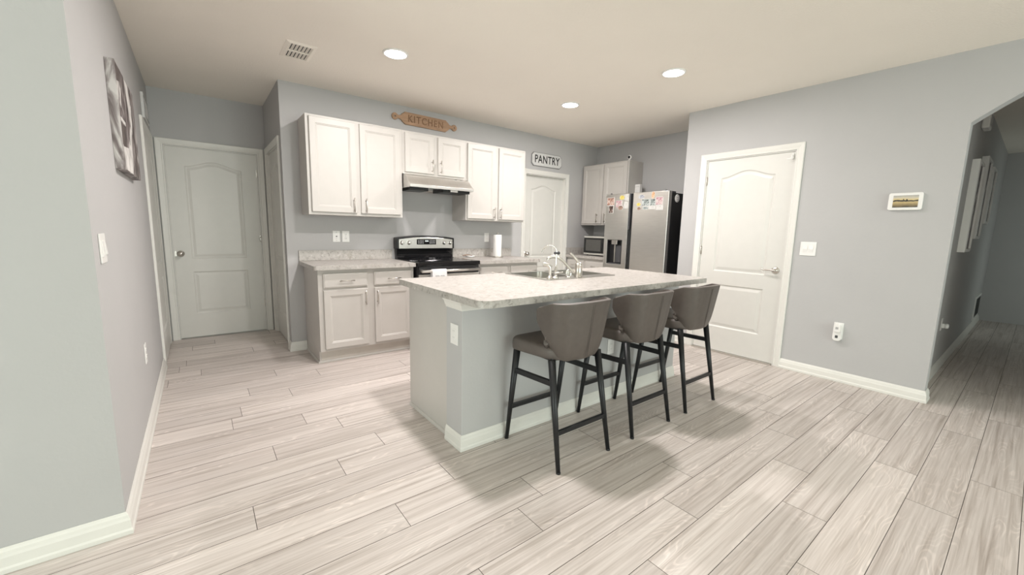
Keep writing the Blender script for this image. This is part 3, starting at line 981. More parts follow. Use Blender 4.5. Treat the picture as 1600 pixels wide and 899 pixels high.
def build_sink():
    t = thing('sink', 'double-bowl stainless steel sink set into the island countertop', 'sink', ((SX0+SX1)/2, (SY0+SY1)/2, ZC))
    ox, oy, oz = -(SX0+SX1)/2, -(SY0+SY1)/2, -ZC
    mid = (SX0+SX1)/2
    bowls = [(SX0+0.028, mid-0.014, SY0+0.105, SY1-0.03), (mid+0.014, SX1-0.028, SY0+0.105, SY1-0.03)]
    bm = bmesh.new()
    out = rounded(SX0, SX1, SY0, SY1, (0.025,)*4)
    slab_with_hole(bm, [(x+ox, y+oy) for x, y in out], [[(x+ox, y+oy) for x, y in rounded(*b, (0.04,)*4)] for b in bowls], 0.0002, 0.005)
    obj('rim', bm, 'sink', t, bevel=0.002)
    for b in bowls:
        bm = bmesh.new()
        r0 = rounded(*b, (0.04,)*4)
        i = 0.018
        r1 = rounded(b[0]+i, b[1]-i, b[2]+i, b[3]-i, (0.045,)*4)
        i = 0.035
        r2 = rounded(b[0]+i, b[1]-i, b[2]+i, b[3]-i, (0.04,)*4)
        rows = [[bm.verts.new((x+ox, y+oy, z)) for x, y in r] for r, z in ((r0, 0.002), (r1, -0.155), (r2, -0.175))]
        for A, B in zip(rows, rows[1:]):
            for k in range(len(A)):
                f = bm.faces.new((A[k], A[(k+1) % len(A)], B[(k+1) % len(A)], B[k])); f.smooth = True
        bm.faces.new(rows[-1])
        obj('bowl', bm, 'sink', t, recalc=False)
        cxb, cyb = (b[0]+b[1])/2+ox, (b[2]+b[3])/2+oy
        bm = bmesh.new(); lathe(bm, [(0, -0.173), (0.03, -0.173), (0.038, -0.171), (0.042, -0.1735), (0.042, -0.1755)], (cxb, cyb, 0), 24)
        obj('drain', bm, 'chrome', t)
build_sink()

def build_taps():
    zd = ZC+0.0052
    yd = -2.312
    # single-lever faucet
    bx = 1.640
    t = thing('kitchen_faucet', 'nickel single-lever faucet with a low curved spout over the sink', 'faucet', (bx, yd, zd))
    bm = bmesh.new()
    lathe(bm, [(0, 0), (0.036, 0), (0.036, 0.006), (0.030, 0.012), (0.029, 0.085), (0.031, 0.090), (0.029, 0.100), (0.022, 0.110), (0, 0.114)], (0, 0, 0), 28)
    obj('faucet_body', bm, 'nickel', t)
    bm = bmesh.new()
    tube(bm, [(-0.015, 0.010, 0.028), (-0.052, 0.040, 0.058), (-0.088, 0.070, 0.108), (-0.125, 0.098, 0.143), (-0.168, 0.122, 0.150), (-0.194, 0.135, 0.140), (-0.198, 0.137, 0.124)], 0.011, 14)
    obj('spout', bm, 'nickel', t)
    bm = bmesh.new()
    tube(bm, [(0, 0, 0.105), (-0.018, 0.004, 0.128), (-0.050, 0.012, 0.160), (-0.078, 0.018, 0.183)], 0.009, 12, (0.012, 0.008))
    obj('lever', bm, 'nickel', t)
    # filtered-water tap
    t = thing('water_filter_tap', 'slim chrome gooseneck filter tap in the middle of the sink deck', 'faucet', (1.398, yd, zd))
    bm = bmesh.new()
    lathe(bm, [(0, 0), (0.026, 0), (0.024, 0.008), (0.013, 0.012), (0.012, 0.03), (0.017, 0.034), (0.017, 0.05), (0.010, 0.058), (0.010, 0.075), (0.007, 0.08), (0.007, 0.10), (0, 0.10)], (0, 0, 0), 20)
    obj('tap_base', bm, 'chrome', t)
    bm = bmesh.new()
    tube(bm, [(0, 0, 0.09), (0, 0, 0.15), (0, 0, 0.195), (-0.008, 0.006, 0.222), (-0.028, 0.018, 0.240), (-0.054, 0.032, 0.240), (-0.080, 0.048, 0.216), (-0.092, 0.055, 0.186)], 0.0055, 12)
    obj('gooseneck', bm, 'chrome', t)
    bm = bmesh.new()
    cyl(bm, (-0.018, 0, 0.186), (0.018, 0, 0.186), 0.0095, seg=14)
    lathe(bm, [(0, 0.018), (0.012, 0.018), (0.012, 0.026), (0, 0.026)], (0, 0, 0.186), 14, 'x')
    obj('collar', bm, 'darkgrey', t)
    bm = bmesh.new()
    tube(bm, [(0.0, -0.010, 0.042), (0.018, -0.030, 0.046), (0.034, -0.040, 0.05)], 0.005, 8)
    obj('handle', bm, 'chrome', t)
    # side spray
    t = thing('side_sprayer', 'short nickel hand sprayer at the left end of the sink deck', 'sprayer', (1.336, yd-0.006, zd))
    bm = bmesh.new(); lathe(bm, [(0, 0), (0.026, 0), (0.024, 0.010), (0.015, 0.016), (0.014, 0.024), (0, 0.024)], (0, 0, 0), 20)
    obj('base_ring', bm, 'nickel', t)
    bm = bmesh.new(); tube(bm, [(0, 0, 0.02), (0, 0, 0.055), (-0.002, 0.002, 0.082), (-0.016, 0.012, 0.100), (-0.042, 0.030, 0.104)], 0.013, 12, (0.010, 0.015))
    obj('spray_head', bm, 'nickel', t)
    # clear cap on the deck
    t = thing('soap_dispenser', 'small chrome ring-handled stopper on the sink deck beside the spout', 'sink stopper', (1.535, yd+0.004, zd))
    bm = bmesh.new(); lathe(bm, [(0, 0), (0.022, 0), (0.022, 0.006), (0.012, 0.010), (0, 0.010)], (0, 0, 0), 20)
    obj('base_ring', bm, 'chrome', t)
    bm = bmesh.new()
    tube(bm, [(-0.020, 0, 0.008), (-0.024, 0, 0.034), (-0.010, 0, 0.052), (0.010, 0, 0.052), (0.024, 0, 0.034), (0.020, 0, 0.008)], 0.006, 10)
    obj('ring_handle', bm, 'chrome', t)
build_taps()
bpy.data.objects['soap_dispenser'].name = 'sink_stopper'

# ------------------------------------------------------------------ bar stools
def build_stool():
    t = thing('bar_stool', '', 'bar stool', (0, 0, 0), 0, None)
    # local frame: front of the stool (towards the island) is +y; centre of the footprint at 0,0
    FX, FR, RR = 0.2005, 0.226, -0.226
    tops = {('F', s): Vector((s*0.195, 0.150, 0.585)) for s in (-1, 1)}
    tops.update({('R', s): Vector((s*0.180, -0.125, 0.585)) for s in (-1, 1)})
    feet = {('F', s): Vector((s*FX, FR, 0.0)) for s in (-1, 1)}
    feet.update({('R', s): Vector((s*FX, RR, 0.0)) for s in (-1, 1)})
    for k in tops:
        bm = bmesh.new()
        a, b = feet[k], tops[k]
        cyl(bm, a, b, 0.0115, 0.0205, 16)
        lathe(bm, [(0, 0.0), (0.0122, 0.0), (0.0122, 0.010), (0, 0.010)], a, 16)
        obj('leg', bm, 'leg', t)
    at = lambda k, z: feet[k].lerp(tops[k], z/0.585)
    def rail(name, a, b, w=0.011, h=0.015):
        bm = bmesh.new()
        d = (b-a).normalized(); s = d.cross(Vector((0, 0, 1))).normalized(); u = s.cross(d)
        vs = [[bm.verts.new(p+s*x*w+u*z*h) for x, z in ((-1, -1), (1, -1), (1, 1), (-1, 1))] for p in (a, b)]
        for i in range(4): bm.faces.new((vs[0][i], vs[0][(i+1) % 4], vs[1][(i+1) % 4], vs[1][i]))
        bm.faces.new(vs[0]); bm.faces.new(vs[1])
        obj(name, bm, 'leg', t, bevel=0.003)
    for s in (-1, 1):
        rail('side_rail', at(('R', s), 0.462), at(('F', s), 0.452))
    rail('foot_rest', at(('F', -1), 0.214), at(('F', 1), 0.214), 0.012, 0.012)
    rail('rear_rail', at(('R', -1), 0.205), at(('R', 1), 0.205), 0.009, 0.013)
    bm = bmesh.new()
    box(bm, -0.176, 0.176, -0.122, 0.158, 0.574, 0.592)
    obj('seat_frame', bm, 'leg', t, bevel=0.006)
    # seat: rounded cushion
    bm = bmesh.new()
    out = rounded(-0.226, 0.226, -0.166, 0.196, (0.10, 0.10, 0.055, 0.055), 5)
    out = [(x*(0.188+0.038*max(0.0, min(1.0, (y+0.12)/0.26)))/0.226, y) for x, y in out]
    def ring(sc, z):
        return [bm.verts.new((x*sc, 0.005+(y-0.005)*sc, z + (0.006*((y)/0.2) if z > 0.62 else 0))) for x, y in out]
    R = [ring(0.92, 0.580), ring(0.985, 0.583), ring(1.0, 0.594), ring(1.0, 0.632), ring(0.965, 0.648), ring(0.86, 0.654), ring(0.45, 0.652)]
    for A, B in zip(R, R[1:]):
        for i in range(len(A)): bm.faces.new((A[i], A[(i+1) % len(A)], B[(i+1) % len(A)], B[i]))
    bm.faces.new(R[0][::-1]); bm.faces.new(R[-1])
    obj('seat', bm, 'seat', t, smooth=True, subsurf=1)
    # winged back shell
    bm = bmesh.new()
    NU, NV = 44, 20
    ZB = 0.578
    def half_w(v): return 0.190 + 0.022*v
    def rear(v): return -0.188 - 0.044*v
    def wing(v):         # how far forward (y) the wing reaches at height fraction v
        pts = [(0.0, -0.100), (0.10, -0.100), (0.25, -0.086), (0.45, -0.056), (0.60, -0.033), (0.70, -0.026), (0.90, -0.028), (0.97, -0.033), (1.0, -0.045)]
        for (a, ya), (b, yb) in zip(pts, pts[1:]):
            if v <= b:
                s = (v-a)/(b-a); s = s*s*(3-2*s)*0.3+s*0.7
                return ya+(yb-ya)*s
        return pts[-1][1]
    def curve(v):
        hw, yr, yw = half_w(v), rear(v), wing(v)
        r = 0.105
        pts = []
        n = 9
        for i in range(n): pts.append(Vector((-hw - 0.004*(1-i/n), yw + (yr+r-yw)*i/n)))
        for i in range(n+1):
            a = PI + PI/2*i/n
            pts.append(Vector((-hw+r+r*math.cos(a), yr+r+r*math.sin(a))))
        m_ = 10
        bow = 0.012
        left = pts[:]
        mid = [Vector((-hw+r + (2*(hw-r))*i/m_, yr - bow*math.sin(PI*i/m_))) for i in range(1, m_)]
        right = [Vector((-p.x, p.y)) for p in reversed(left)]
        P = left+mid+right
        return P
    rows = []
    for j in range(NV+1):
        v = j/NV
        P = curve(v)
        row = []
        n = len(P)
        for i, p in enumerate(P):
            k = min(i, n-1-i)                                  # 0..8 wing, 9..18 corner, then the rear panel
            zb = 0.640 if k < 9 else ZB + (0.640-ZB)*max(0.0, 1-(k-9)/7.0)**1.5
            z = zb + (0.892-zb)*v
            if k < 13: p = Vector((p.x*(1-0.20*max(0.0, 1-v/0.20)*min(1.0, (13-k)/5.0)), p.y))
            if p.y > -0.14: z -= 0.034*v*min(1.0, (p.y+0.14)/0.09)
            xr = abs(p.x)/half_w(v)
            # crown of the top edge, dropped ends
            z += 0.006*v*(1-min(1, xr)**2)
            # underside tucks in
            tuck = (1-v)**8
            row.append(bm.verts.new((p.x*(1-0.05*tuck), p.y+0.018*tuck, z)))
        rows.append(row)
    for A, B in zip(rows, rows[1:]):
        for i in range(len(A)-1):
            bm.faces.new((A[i], A[i+1], B[i+1], B[i]))
    bk = obj('backrest', bm, 'seat', t, smooth=True)
    md = bk.modifiers.new('solidify', 'SOLIDIFY'); md.thickness = 0.023; md.offset = -1.0
    md = bk.modifiers.new('bevel', 'BEVEL'); md.width = 0.009; md.segments = 3; md.limit_method = 'ANGLE'; md.angle_limit = math.radians(55)
    for sx in (-0.006, 0.006):
        bm = bmesh.new()
        pts = []
        for j in range(1, NV):
            v = j/NV
            hw, r = half_w(v), 0.105
            tt = (sx*(0.75+0.35*v)+(hw-r))/(2*(hw-r))
            pts.append((sx*(0.75+0.35*v), rear(v)-0.012*math.sin(PI*max(0, min(1, tt)))-0.0006, ZB+(0.892-ZB)*v+0.006*v))
        tube(bm, pts, 0.0011, 6)
        obj('seam', bm, 'seam', bk)
    return t

def copy_tree(o, parent=None):
    c = o.copy()
    COL.objects.link(c)
    c.parent = parent
    for ch in list(o.children):
        copy_tree(ch, c)
    return c
st = build_stool()
spots = [(0.935, 'taupe leather bar stool with black legs nearest the island outlet, leftmost of three'),
         (1.566, 'taupe leather bar stool with black legs in the middle of the three at the island'),
         (2.184, 'taupe leather bar stool with black legs closest to the lever-handled door, rightmost of three')]
for i, (x, lab) in enumerate(spots):
    o = st if i == 0 else copy_tree(st)
    o.location = (x, -2.852, 0)
    tag(o, lab, 'bar stool', 'bar stools along the island')

# ------------------------------------------------------------------ fridge corner
FX = 4.42
FYC = -1.296
def build_fridge():
    t = thing('refrigerator', 'side-by-side stainless steel refrigerator covered with photo magnets', 'refrigerator', (FX, FYC, 0), -PI/2)
    w = 0.463
    bm = bmesh.new(); box(bm, -w+0.004, w-0.004, -0.650, -0.01, 0.02, 1.742)
    box(bm, -w+0.03, w-0.03, -0.62, -0.04, 0, 0.02)
    obj('fridge_body', bm, 'fridge_side', t, bevel=0.004)
    gl, gr = -0.090, -0.030
    def fdoor(xa, xb, hole=None, name='freezer_door'):
        bm = bmesh.new()
        y0, y1 = -0.720, -0.655
        if hole:
            outer = [(xa, 0.06), (xb, 0.06), (xb, 1.76), (xa, 1.76)]
            polys = [[Vector((a, b, 0)) for a, b in outer], [Vector((a, b, 0)) for a, b in ((hole[0], hole[2]), (hole[1], hole[2]), (hole[1], hole[3]), (hole[0], hole[3]))]]
            flat = [p for pl in polys for p in pl]
            vs = [bm.verts.new((p.x, y0, p.y)) for p in flat]
            for tr in tessellate_polygon(polys): bm.faces.new([vs[i] for i in tr])
            vb = [bm.verts.new((p.x, y1, p.y)) for p in flat[:4]]
            bm.faces.new(vb)
            for i in range(4): bm.faces.new((vs[i], vs[(i+1) % 4], vb[(i+1) % 4], vb[i]))
            vi = [bm.verts.new((p.x, y1-0.003, p.y)) for p in flat[4:]]
            for i in range(4): bm.faces.new((vs[4+i], vs[4+(i+1) % 4], vi[(i+1) % 4], vi[i]))
            bm.faces.new(vi)
        else:
            box(bm, xa, xb, y0, y1, 0.06, 1.76)
        return obj(name, bm, 'steel', t, bevel=0.006, seg=3)
    hole = (-0.405, -0.165, 0.845, 1.165)
    fd = fdoor(-w, gl, hole)
    rd = fdoor(gr, w, None, 'fridge_door')
    # recessed dark grip channel between the doors
    bm = bmesh.new(); box(bm, gl+0.001, gr-0.001, -0.690, -0.651, 0.06, 1.755)
    obj('grip_channel', bm, 'black', t)
    bm = bmesh.new(); box(bm, gl+0.001, gl+0.020, -0.716, -0.690, 1.30, 1.755)
    obj('door_grip', bm, 'darkgrey', fd, bevel=0.003)
    # dispenser
    bm = bmesh.new()
    x0, x1, z0, z1 = hole
    box(bm, x0+0.001, x1-0.001, -0.672, -0.659, z0+0.001, z1-0.001)
    box(bm, x0+0.001, x0+0.012, -0.716, -0.672, z0+0.001, z1-0.001); box(bm, x1-0.012, x1-0.001, -0.716, -0.672, z0+0.001, z1-0.001)
    box(bm, x0+0.012, x1-0.012, -0.716, -0.672, z1-0.014, z1-0.001)
    dp = obj('dispenser', bm, 'black', fd)
    bm = bmesh.new(); box(bm, x0+0.012, x1-0.012, -0.712, -0.672, z0+0.001, z0+0.012)
    obj('drip_tray', bm, 'darkgrey', fd)
    bm = bmesh.new(); box(bm, x0+0.075, x1-0.075, -0.724, -0.690, z1-0.062, z1-0.004)
    obj('dispenser_spout', bm, 'nickel', fd, bevel=0.006)
    bm = bmesh.new(); box(bm, x0+0.105, x0+0.125, -0.700, -0.685, z0+0.02, z1-0.06)
    obj('dispenser_lever', bm, 'nickel', fd, bevel=0.003)
    bm = bmesh.new(); box(bm, x0+0.128, x1-0.02, -0.694, -0.684, z0+0.02, z1-0.075)
    obj('dispenser_paddle', bm, 'darkgrey', fd, bevel=0.003)
    for xa in (-w+0.02, w-0.10):
        bm = bmesh.new(); box(bm, xa, xa+0.08, -0.700, -0.54, 1.7425, 1.762)
        cyl(bm, (xa+0.04, -0.685, 1.745), (xa+0.04, -0.685, 1.775), 0.012, seg=14)
        obj('hinge_cover', bm, 'darkgrey', t, bevel=0.003)
build_fridge()

def pcol(name, stops, sc=30):
    stops = [(p, tuple(x*0.72 for x in c)) for p, c in stops]
    return print_mat(name, stops, sc, (1, 1, 1), 2.0, 0.45, 3)
PW = (0.80, 0.78, 0.76)
PM = {
    'warm': pcol('warm_photo_print', [(0.38, (0.10, 0.04, 0.03)), (0.48, (0.55, 0.28, 0.2)), (0.58, (0.8, 0.66, 0.58)), (0.7, (0.85, 0.8, 0.78))]),
    'dark': pcol('dark_photo_print', [(0.40, (0.02, 0.015, 0.015)), (0.52, (0.10, 0.05, 0.04)), (0.60, (0.55, 0.42, 0.36)), (0.7, (0.75, 0.7, 0.68))]),
    'grey': pcol('monochrome_photo_print', [(0.36, (0.05, 0.06, 0.06)), (0.48, (0.25, 0.29, 0.28)), (0.58, (0.62, 0.68, 0.67)), (0.7, (0.8, 0.83, 0.82))], 22),
    'pink': pcol('pink_drawing_print', [(0.40, (0.35, 0.08, 0.17)), (0.47, (0.70, 0.48, 0.48)), (0.58, (0.78, 0.68, 0.66)), (0.7, (0.8, 0.75, 0.72))]),
    'yellow': pcol('yellow_print', [(0.35, (0.55, 0.40, 0.05)), (0.5, (0.80, 0.66, 0.12)), (0.65, (0.85, 0.78, 0.40))]),
    'white': pcol('white_card_print', [(0.34, (0.25, 0.30, 0.22)), (0.42, (0.75, 0.74, 0.70)), (0.6, (0.82, 0.80, 0.78))], 40),
    'orange': pcol('orange_print', [(0.38, (0.50, 0.22, 0.08)), (0.5, (0.80, 0.50, 0.28)), (0.62, (0.86, 0.74, 0.60))]),
    'blue': pcol('blue_grey_print', [(0.38, (0.12, 0.14, 0.20)), (0.5, (0.45, 0.47, 0.52)), (0.65, (0.78, 0.78, 0.8))]),
    'brown': pcol('brown_photo_print', [(0.36, (0.10, 0.05, 0.035)), (0.5, (0.36, 0.22, 0.16)), (0.64, (0.65, 0.50, 0.42))]),
}
FACE_X = FX-0.720
def card(name, label, cat, y, z, w, h, mat, shape='rect', border=0.004, k=0):
    t = thing(name, label, cat, (FACE_X-0.0003, y, z), -PI/2, 'pictures and magnets on the refrigerator')
    d0 = 0.0012*(1+k)
    def slab(nm, a, b, ya, yb, mt):
        bm = bmesh.new()
        if shape == 'round':
            n = 28
            prism(bm, [(a/2*math.cos(2*PI*i/n), b/2*math.sin(2*PI*i/n)) for i in range(n)], lambda u, v, s: (u, s, v), ya, yb)
        else:
            box(bm, -a/2, a/2, ya, yb, -b/2, b/2)
        return obj(nm, bm, mt, t)
    slab('backing', w, h, -d0-0.001, 0, 'sign_white')
    slab('print', w-border*2, h-border*2, -d0-0.0016, -d0-0.001, PM[mat])
card('photo_print', 'warm-toned photo at the upper left of the freezer door', 'photo', -0.918, 1.664, 0.125, 0.103, 'warm')
card('photo_print', 'small dark photo hanging under the warm-toned photo on the freezer door', 'photo', -0.930, 1.562, 0.074, 0.098, 'dark', k=1)
card('photo_print', 'pale pinkish photo in the middle of the freezer door cluster', 'photo', -1.052, 1.630, 0.100, 0.090, 'pink')
card('fridge_magnet', 'yellow lemon-coloured oval magnet near the top of the freezer door', 'magnet', -1.098, 1.708, 0.080, 0.058, 'yellow', 'round', 0.002, 1)
card('note_card', 'white card with a green mark at the top right of the freezer door', 'card', -1.172, 1.708, 0.054, 0.078, 'white')
card('note_card', 'white card below the green-marked card on the freezer door', 'card', -1.162, 1.612, 0.060, 0.084, 'white', k=1)
card('photo_print', 'brown oval photo magnet at the bottom of the freezer door cluster', 'photo', -1.080, 1.580, 0.088, 0.060, 'brown', 'round', 0.003, 2)
card('fridge_magnet', 'grey-blue oval magnet at the top left of the fridge door', 'magnet', -1.387, 1.703, 0.088, 0.052, 'blue', 'round', 0.003)
card('fridge_magnet', 'orange upright magnet at the top middle of the fridge door', 'magnet', -1.552, 1.716, 0.050, 0.092, 'orange', 'round', 0.003, 1)
card('photo_print', 'monochrome photo with a dark diagonal shape on the fridge door', 'photo', -1.452, 1.632, 0.110, 0.085, 'grey')
card('photo_print', 'grey-green photo right of the dark diagonal photo on the fridge door', 'photo', -1.548, 1.632, 0.078, 0.085, 'grey', k=1)
card('photo_print', 'pink-drawing card at the right of the fridge door cluster', 'card', -1.640, 1.645, 0.098, 0.095, 'pink')
card('note_card', 'white card with a dark oval at the bottom right of the fridge door cluster', 'card', -1.648, 1.566, 0.092, 0.055, 'white', k=1)
card('note_card', 'narrow white card at the bottom middle of the fridge door cluster', 'card', -1.546, 1.566, 0.090, 0.038, 'white')
card('photo_print', 'small grey photo at the bottom left of the fridge door cluster', 'photo', -1.456, 1.566, 0.075, 0.038, 'grey', k=2)
card('fridge_magnet', 'yellow round magnet at the left of the fridge door cluster', 'magnet', -1.353, 1.612, 0.064, 0.046, 'yellow', 'round', 0.003)
card('fridge_magnet', 'brown round magnet under the yellow round magnet on the fridge door', 'magnet', -1.360, 1.562, 0.058, 0.042, 'brown', 'round', 0.003)

# round magnet on the fridge's black side
t = thing('round_magnet', 'white round magnet on the black side of the refrigerator', 'magnet', (3.88, FYC-0.4595, 1.680))
bm = bmesh.new(); lathe(bm, [(0, 0), (0.047, 0), (0.047, 0.004), (0.044, 0.007), (0, 0.007)], (0, 0, 0), 36, 'y'); obj('disc', bm, 'white', t)
bm = bmesh.new(); lathe(bm, [(0.0345, 0.0072), (0.036, 0.0078), (0.0375, 0.0072)], (0, 0, 0), 36, 'y', cap=False)
for zz in (0.010, -0.010): box(bm, -0.018, 0.018, -0.0076, -0.007, zz-0.003, zz+0.003)
obj('printed_ring', bm, 'grey_mark', t)

t = thing('router', 'white upright router box standing on top of the refrigerator', 'router', (4.30, -0.905, 1.744), -PI/2)
bm = bmesh.new(); box(bm, -0.042, 0.042, -0.03, 0.03, 0.0, 0.196); obj('case', bm, 'white', t, bevel=0.008, seg=3)
bm = bmesh.new(); box(bm, -0.030, 0.030, -0.0312, -0.0295, 0.160, 0.164); obj('status_strip', bm, 'grey_mark', t)

t = thing('security_camera', 'small round white camera with black lens on top of the corner cabinet', 'camera', (4.150, -0.835, ZU1), -PI/2)
bm = bmesh.new(); lathe(bm, [(0, 0), (0.022, 0), (0.022, 0.006), (0.006, 0.010), (0.006, 0.02), (0, 0.02)], (0, 0, 0), 20); obj('stand', bm, 'white', t)
bm = bmesh.new(); lathe(bm, [(0, -0.02), (0.020, -0.018), (0.029, -0.004), (0.029, 0.008), (0.025, 0.012), (0, 0.012)], (0, 0, 0.042), 24, 'y'); obj('camera_head', bm, 'white', t)
bm = bmesh.new(); lathe(bm, [(0, 0.012), (0.019, 0.012), (0.019, 0.016), (0, 0.018)], (0, 0, 0.042), 24, 'y'); obj('lens', bm, 'blackgloss', t)

def build_micro():
    t = thing('microwave', 'black and steel countertop microwave in the corner beside the refrigerator', 'microwave', (4.40, -0.475, ZC+0.0005), -PI/2)
    w = 0.24
    bm = bmesh.new(); box(bm, -w, w, -0.42, -0.03, 0.012, 0.290)
    for x in (-w+0.03, w-0.05):
        for y in (-0.40, -0.07): box(bm, x, x+0.02, y, y+0.02, 0, 0.012)
    obj('microwave_case', bm, 'darkgrey', t, bevel=0.004)
    bm = bmesh.new(); box(bm, -w+0.001, w-0.001, -0.441, -0.4205, 0.264, 0.289); box(bm, -w+0.001, w-0.001, -0.441, -0.4205, 0.014, 0.040)
    obj('steel_strip', bm, 'steel_h', t, bevel=0.003)
    bm = bmesh.new(); box(bm, -w+0.001, 0.115, -0.440, -0.4205, 0.041, 0.263)
    d = obj('microwave_door', bm, 'blackgloss', t, bevel=0.003)
    bm = bmesh.new(); box(bm, -w+0.042, 0.085, -0.4412, -0.4395, 0.072, 0.238)
    obj('door_window', bm, simple('microwave_mesh_window', (0.09, 0.088, 0.082), 0.15, var=0.2, vscale=200), d)
    bm = bmesh.new(); box(bm, 0.118, w-0.001, -0.440, -0.4205, 0.041, 0.263)
    k = obj('keypad', bm, 'black', t, bevel=0.003)
build_micro()

# ------------------------------------------------------------------ counter things
t = thing('paper_towel_holder', 'white paper towel roll on an upright holder by the pantry door', 'paper towels', (2.370, -0.205, ZC+0.0004))
bm = bmesh.new(); lathe(bm, [(0, 0), (0.075, 0), (0.075, 0.006), (0.070, 0.010), (0, 0.010)], (0, 0, 0), 32); obj('base', bm, 'nickel', t)
bm = bmesh.new(); cyl(bm, (0, 0, 0.01), (0, 0, 0.300), 0.006, seg=12); lathe(bm, [(0, 0.300), (0.010, 0.302), (0.010, 0.312), (0, 0.318)], (0, 0, 0), 14); obj('rod', bm, 'nickel', t)
bm = bmesh.new(); lathe(bm, [(0.021, 0.012), (0.052, 0.012), (0.053, 0.016), (0.053, 0.284), (0.052, 0.288), (0.021, 0.288), (0.021, 0.012)], (0, 0, 0), 36); obj('paper_roll', bm, 'paper', t)

t = thing('spoon_rest', 'small white spoon rest on the counter right of the range', 'spoon rest', (2.005, -0.10, ZC+0.0004), 0.2)
bm = bmesh.new(); lathe(bm, [(0, 0.002), (0.040, 0.0), (0.052, 0.010), (0.056, 0.022), (0.053, 0.022), (0.048, 0.012), (0.036, 0.006), (0, 0.006)], (0.03, 0, 0), 28)
obj('dish', bm, 'white', t)
bm = bmesh.new(); tube(bm, [(0.06, 0, 0.018), (0.0, 0, 0.028), (-0.06, 0.0, 0.030), (-0.10, 0, 0.026)], 0.005, 8)
sp = tag(obj('spoon', bm, 'wood_dark', None), 'dark-handled spoon lying across the white spoon rest', 'spoon'); sp.location = (2.005, -0.10, ZC+0.0004); sp.rotation_euler = (0, 0, 0.2)

# ------------------------------------------------------------------ wall plates
def plate(label, loc, rz, kind, w=0.073, h=0.116, cat='outlet', name='wall_outlet', group=None):
    t = thing(name, label, cat, loc, rz, group)
    bm = bmesh.new(); box(bm, -w/2, w/2, -0.006, -0.0003, -h/2, h/2); obj('cover_plate', bm, 'white', t, bevel=0.003)
    if kind == 'duplex':
        for z in (-0.020, 0.020):
            bm = bmesh.new()
            n = 20
            prism(bm, [(0.0165*math.cos(2*PI*i/n), z+0.0145*math.sin(2*PI*i/n)) for i in range(n)], lambda u, v, s: (u, s, v), -0.0085, -0.0055)
            rc = obj('socket', bm, 'white', t)
            bm = bmesh.new()
            for x in (-0.006, 0.006): box(bm, x-0.0012, x+0.0012, -0.0088, -0.0084, z-0.002, z+0.007)
            cyl(bm, (0, -0.0088, z-0.008), (0, -0.0084, z-0.008), 0.0024, seg=8)
            obj('slots', bm, 'black', rc)
        bm = bmesh.new(); cyl(bm, (0, -0.0072, 0), (0, -0.0055, 0), 0.003, seg=10); obj('screw', bm, 'grey_mark', t)
    elif kind == 'decora':
        bm = bmesh.new(); box(bm, -0.0165, 0.0165, -0.0085, -0.0055, -0.034, 0.034); rc = obj('socket', bm, 'white', t, bevel=0.001)
        bm = bmesh.new()
        for z in (-0.019, 0.019):
            for x in (-0.006, 0.006): box(bm, x-0.0012, x+0.0012, -0.0088, -0.0084, z-0.002, z+0.006)
        obj('slots', bm, 'grey_mark', rc)
    elif kind == 'cable':
        bm = bmesh.new(); cyl(bm, (0, -0.016, 0), (0, -0.0055, 0), 0.006, seg=12); obj('socket', bm, 'black', t)
        bm = bmesh.new()
        for z in (-0.042, 0.042): cyl(bm, (0, -0.0072, z), (0, -0.0055, z), 0.0035, seg=10)
        cyl(bm, (0, -0.0072, -0.02), (0, -0.0055, -0.02), 0.0028, seg=10)
        obj('screw', bm, 'grey_mark', t)
    elif kind == 'rocker2':
        for x in (-0.0235, 0.0235):
            bm = bmesh.new()
            prism(bm, [(-0.006, -0.033), (-0.0065, -0.033), (-0.012, 0.0 - 0.001), (-0.0075, 0.033), (-0.006, 0.033)], lambda u, v, s: (s, u, v), x-0.0165, x+0.0165)
            obj('rocker', bm, 'white', t)
    elif kind == 'dimmer2':
        bm = bmesh.new(); box(bm, -0.040, -0.007, -0.010, -0.0055, -0.033, 0.033); obj('rocker', bm, 'white', t, bevel=0.001)
        bm = bmesh.new()
        prism(bm, [(-0.0055, 0.033), (-0.0055, -0.033), (-0.013, -0.024), (-0.009, 0.020)], lambda u, v, s: (s, u, v), 0.009, 0.036)
        obj('rocker', bm, 'white', t)
    return t
plate('white cable wall plate with a dark jack, left one of the backsplash pair', (0.461, 0, 1.155), 0, 'cable', name='cable_plate', cat='wall plate')
plate('white duplex outlet beside the cable plate on the backsplash wall', (0.554, 0, 1.155), 0, 'duplex')
plate('white outlet above the counter beside the paper towel roll', (2.337, 0, 1.159), 0, 'decora')
plate('white outlet on the grey end of the island under the countertop', (IX0, -2.514, 0.670), -PI/2, 'decora', 0.083, 0.118)
plate('white outlet low on the island knee wall behind the bar stools', (1.722, KY0, 0.412), 0, 'decora')
plate('white double rocker switch on the right wall beside the lever-handled door', (XR, -3.182, 1.152), -PI/2, 'rocker2', 0.124, 0.124, 'light switch', 'light_switch')
plate('white double light switch near the front edge of the left wall', (XL, -2.178, 1.150), PI/2, 'dimmer2', 0.116, 0.118, 'light switch', 'light_switch')
plate('white outlet low on the left wall above the baseboard', (XL, -1.170, 0.452), PI/2, 'duplex', 0.073, 0.125)

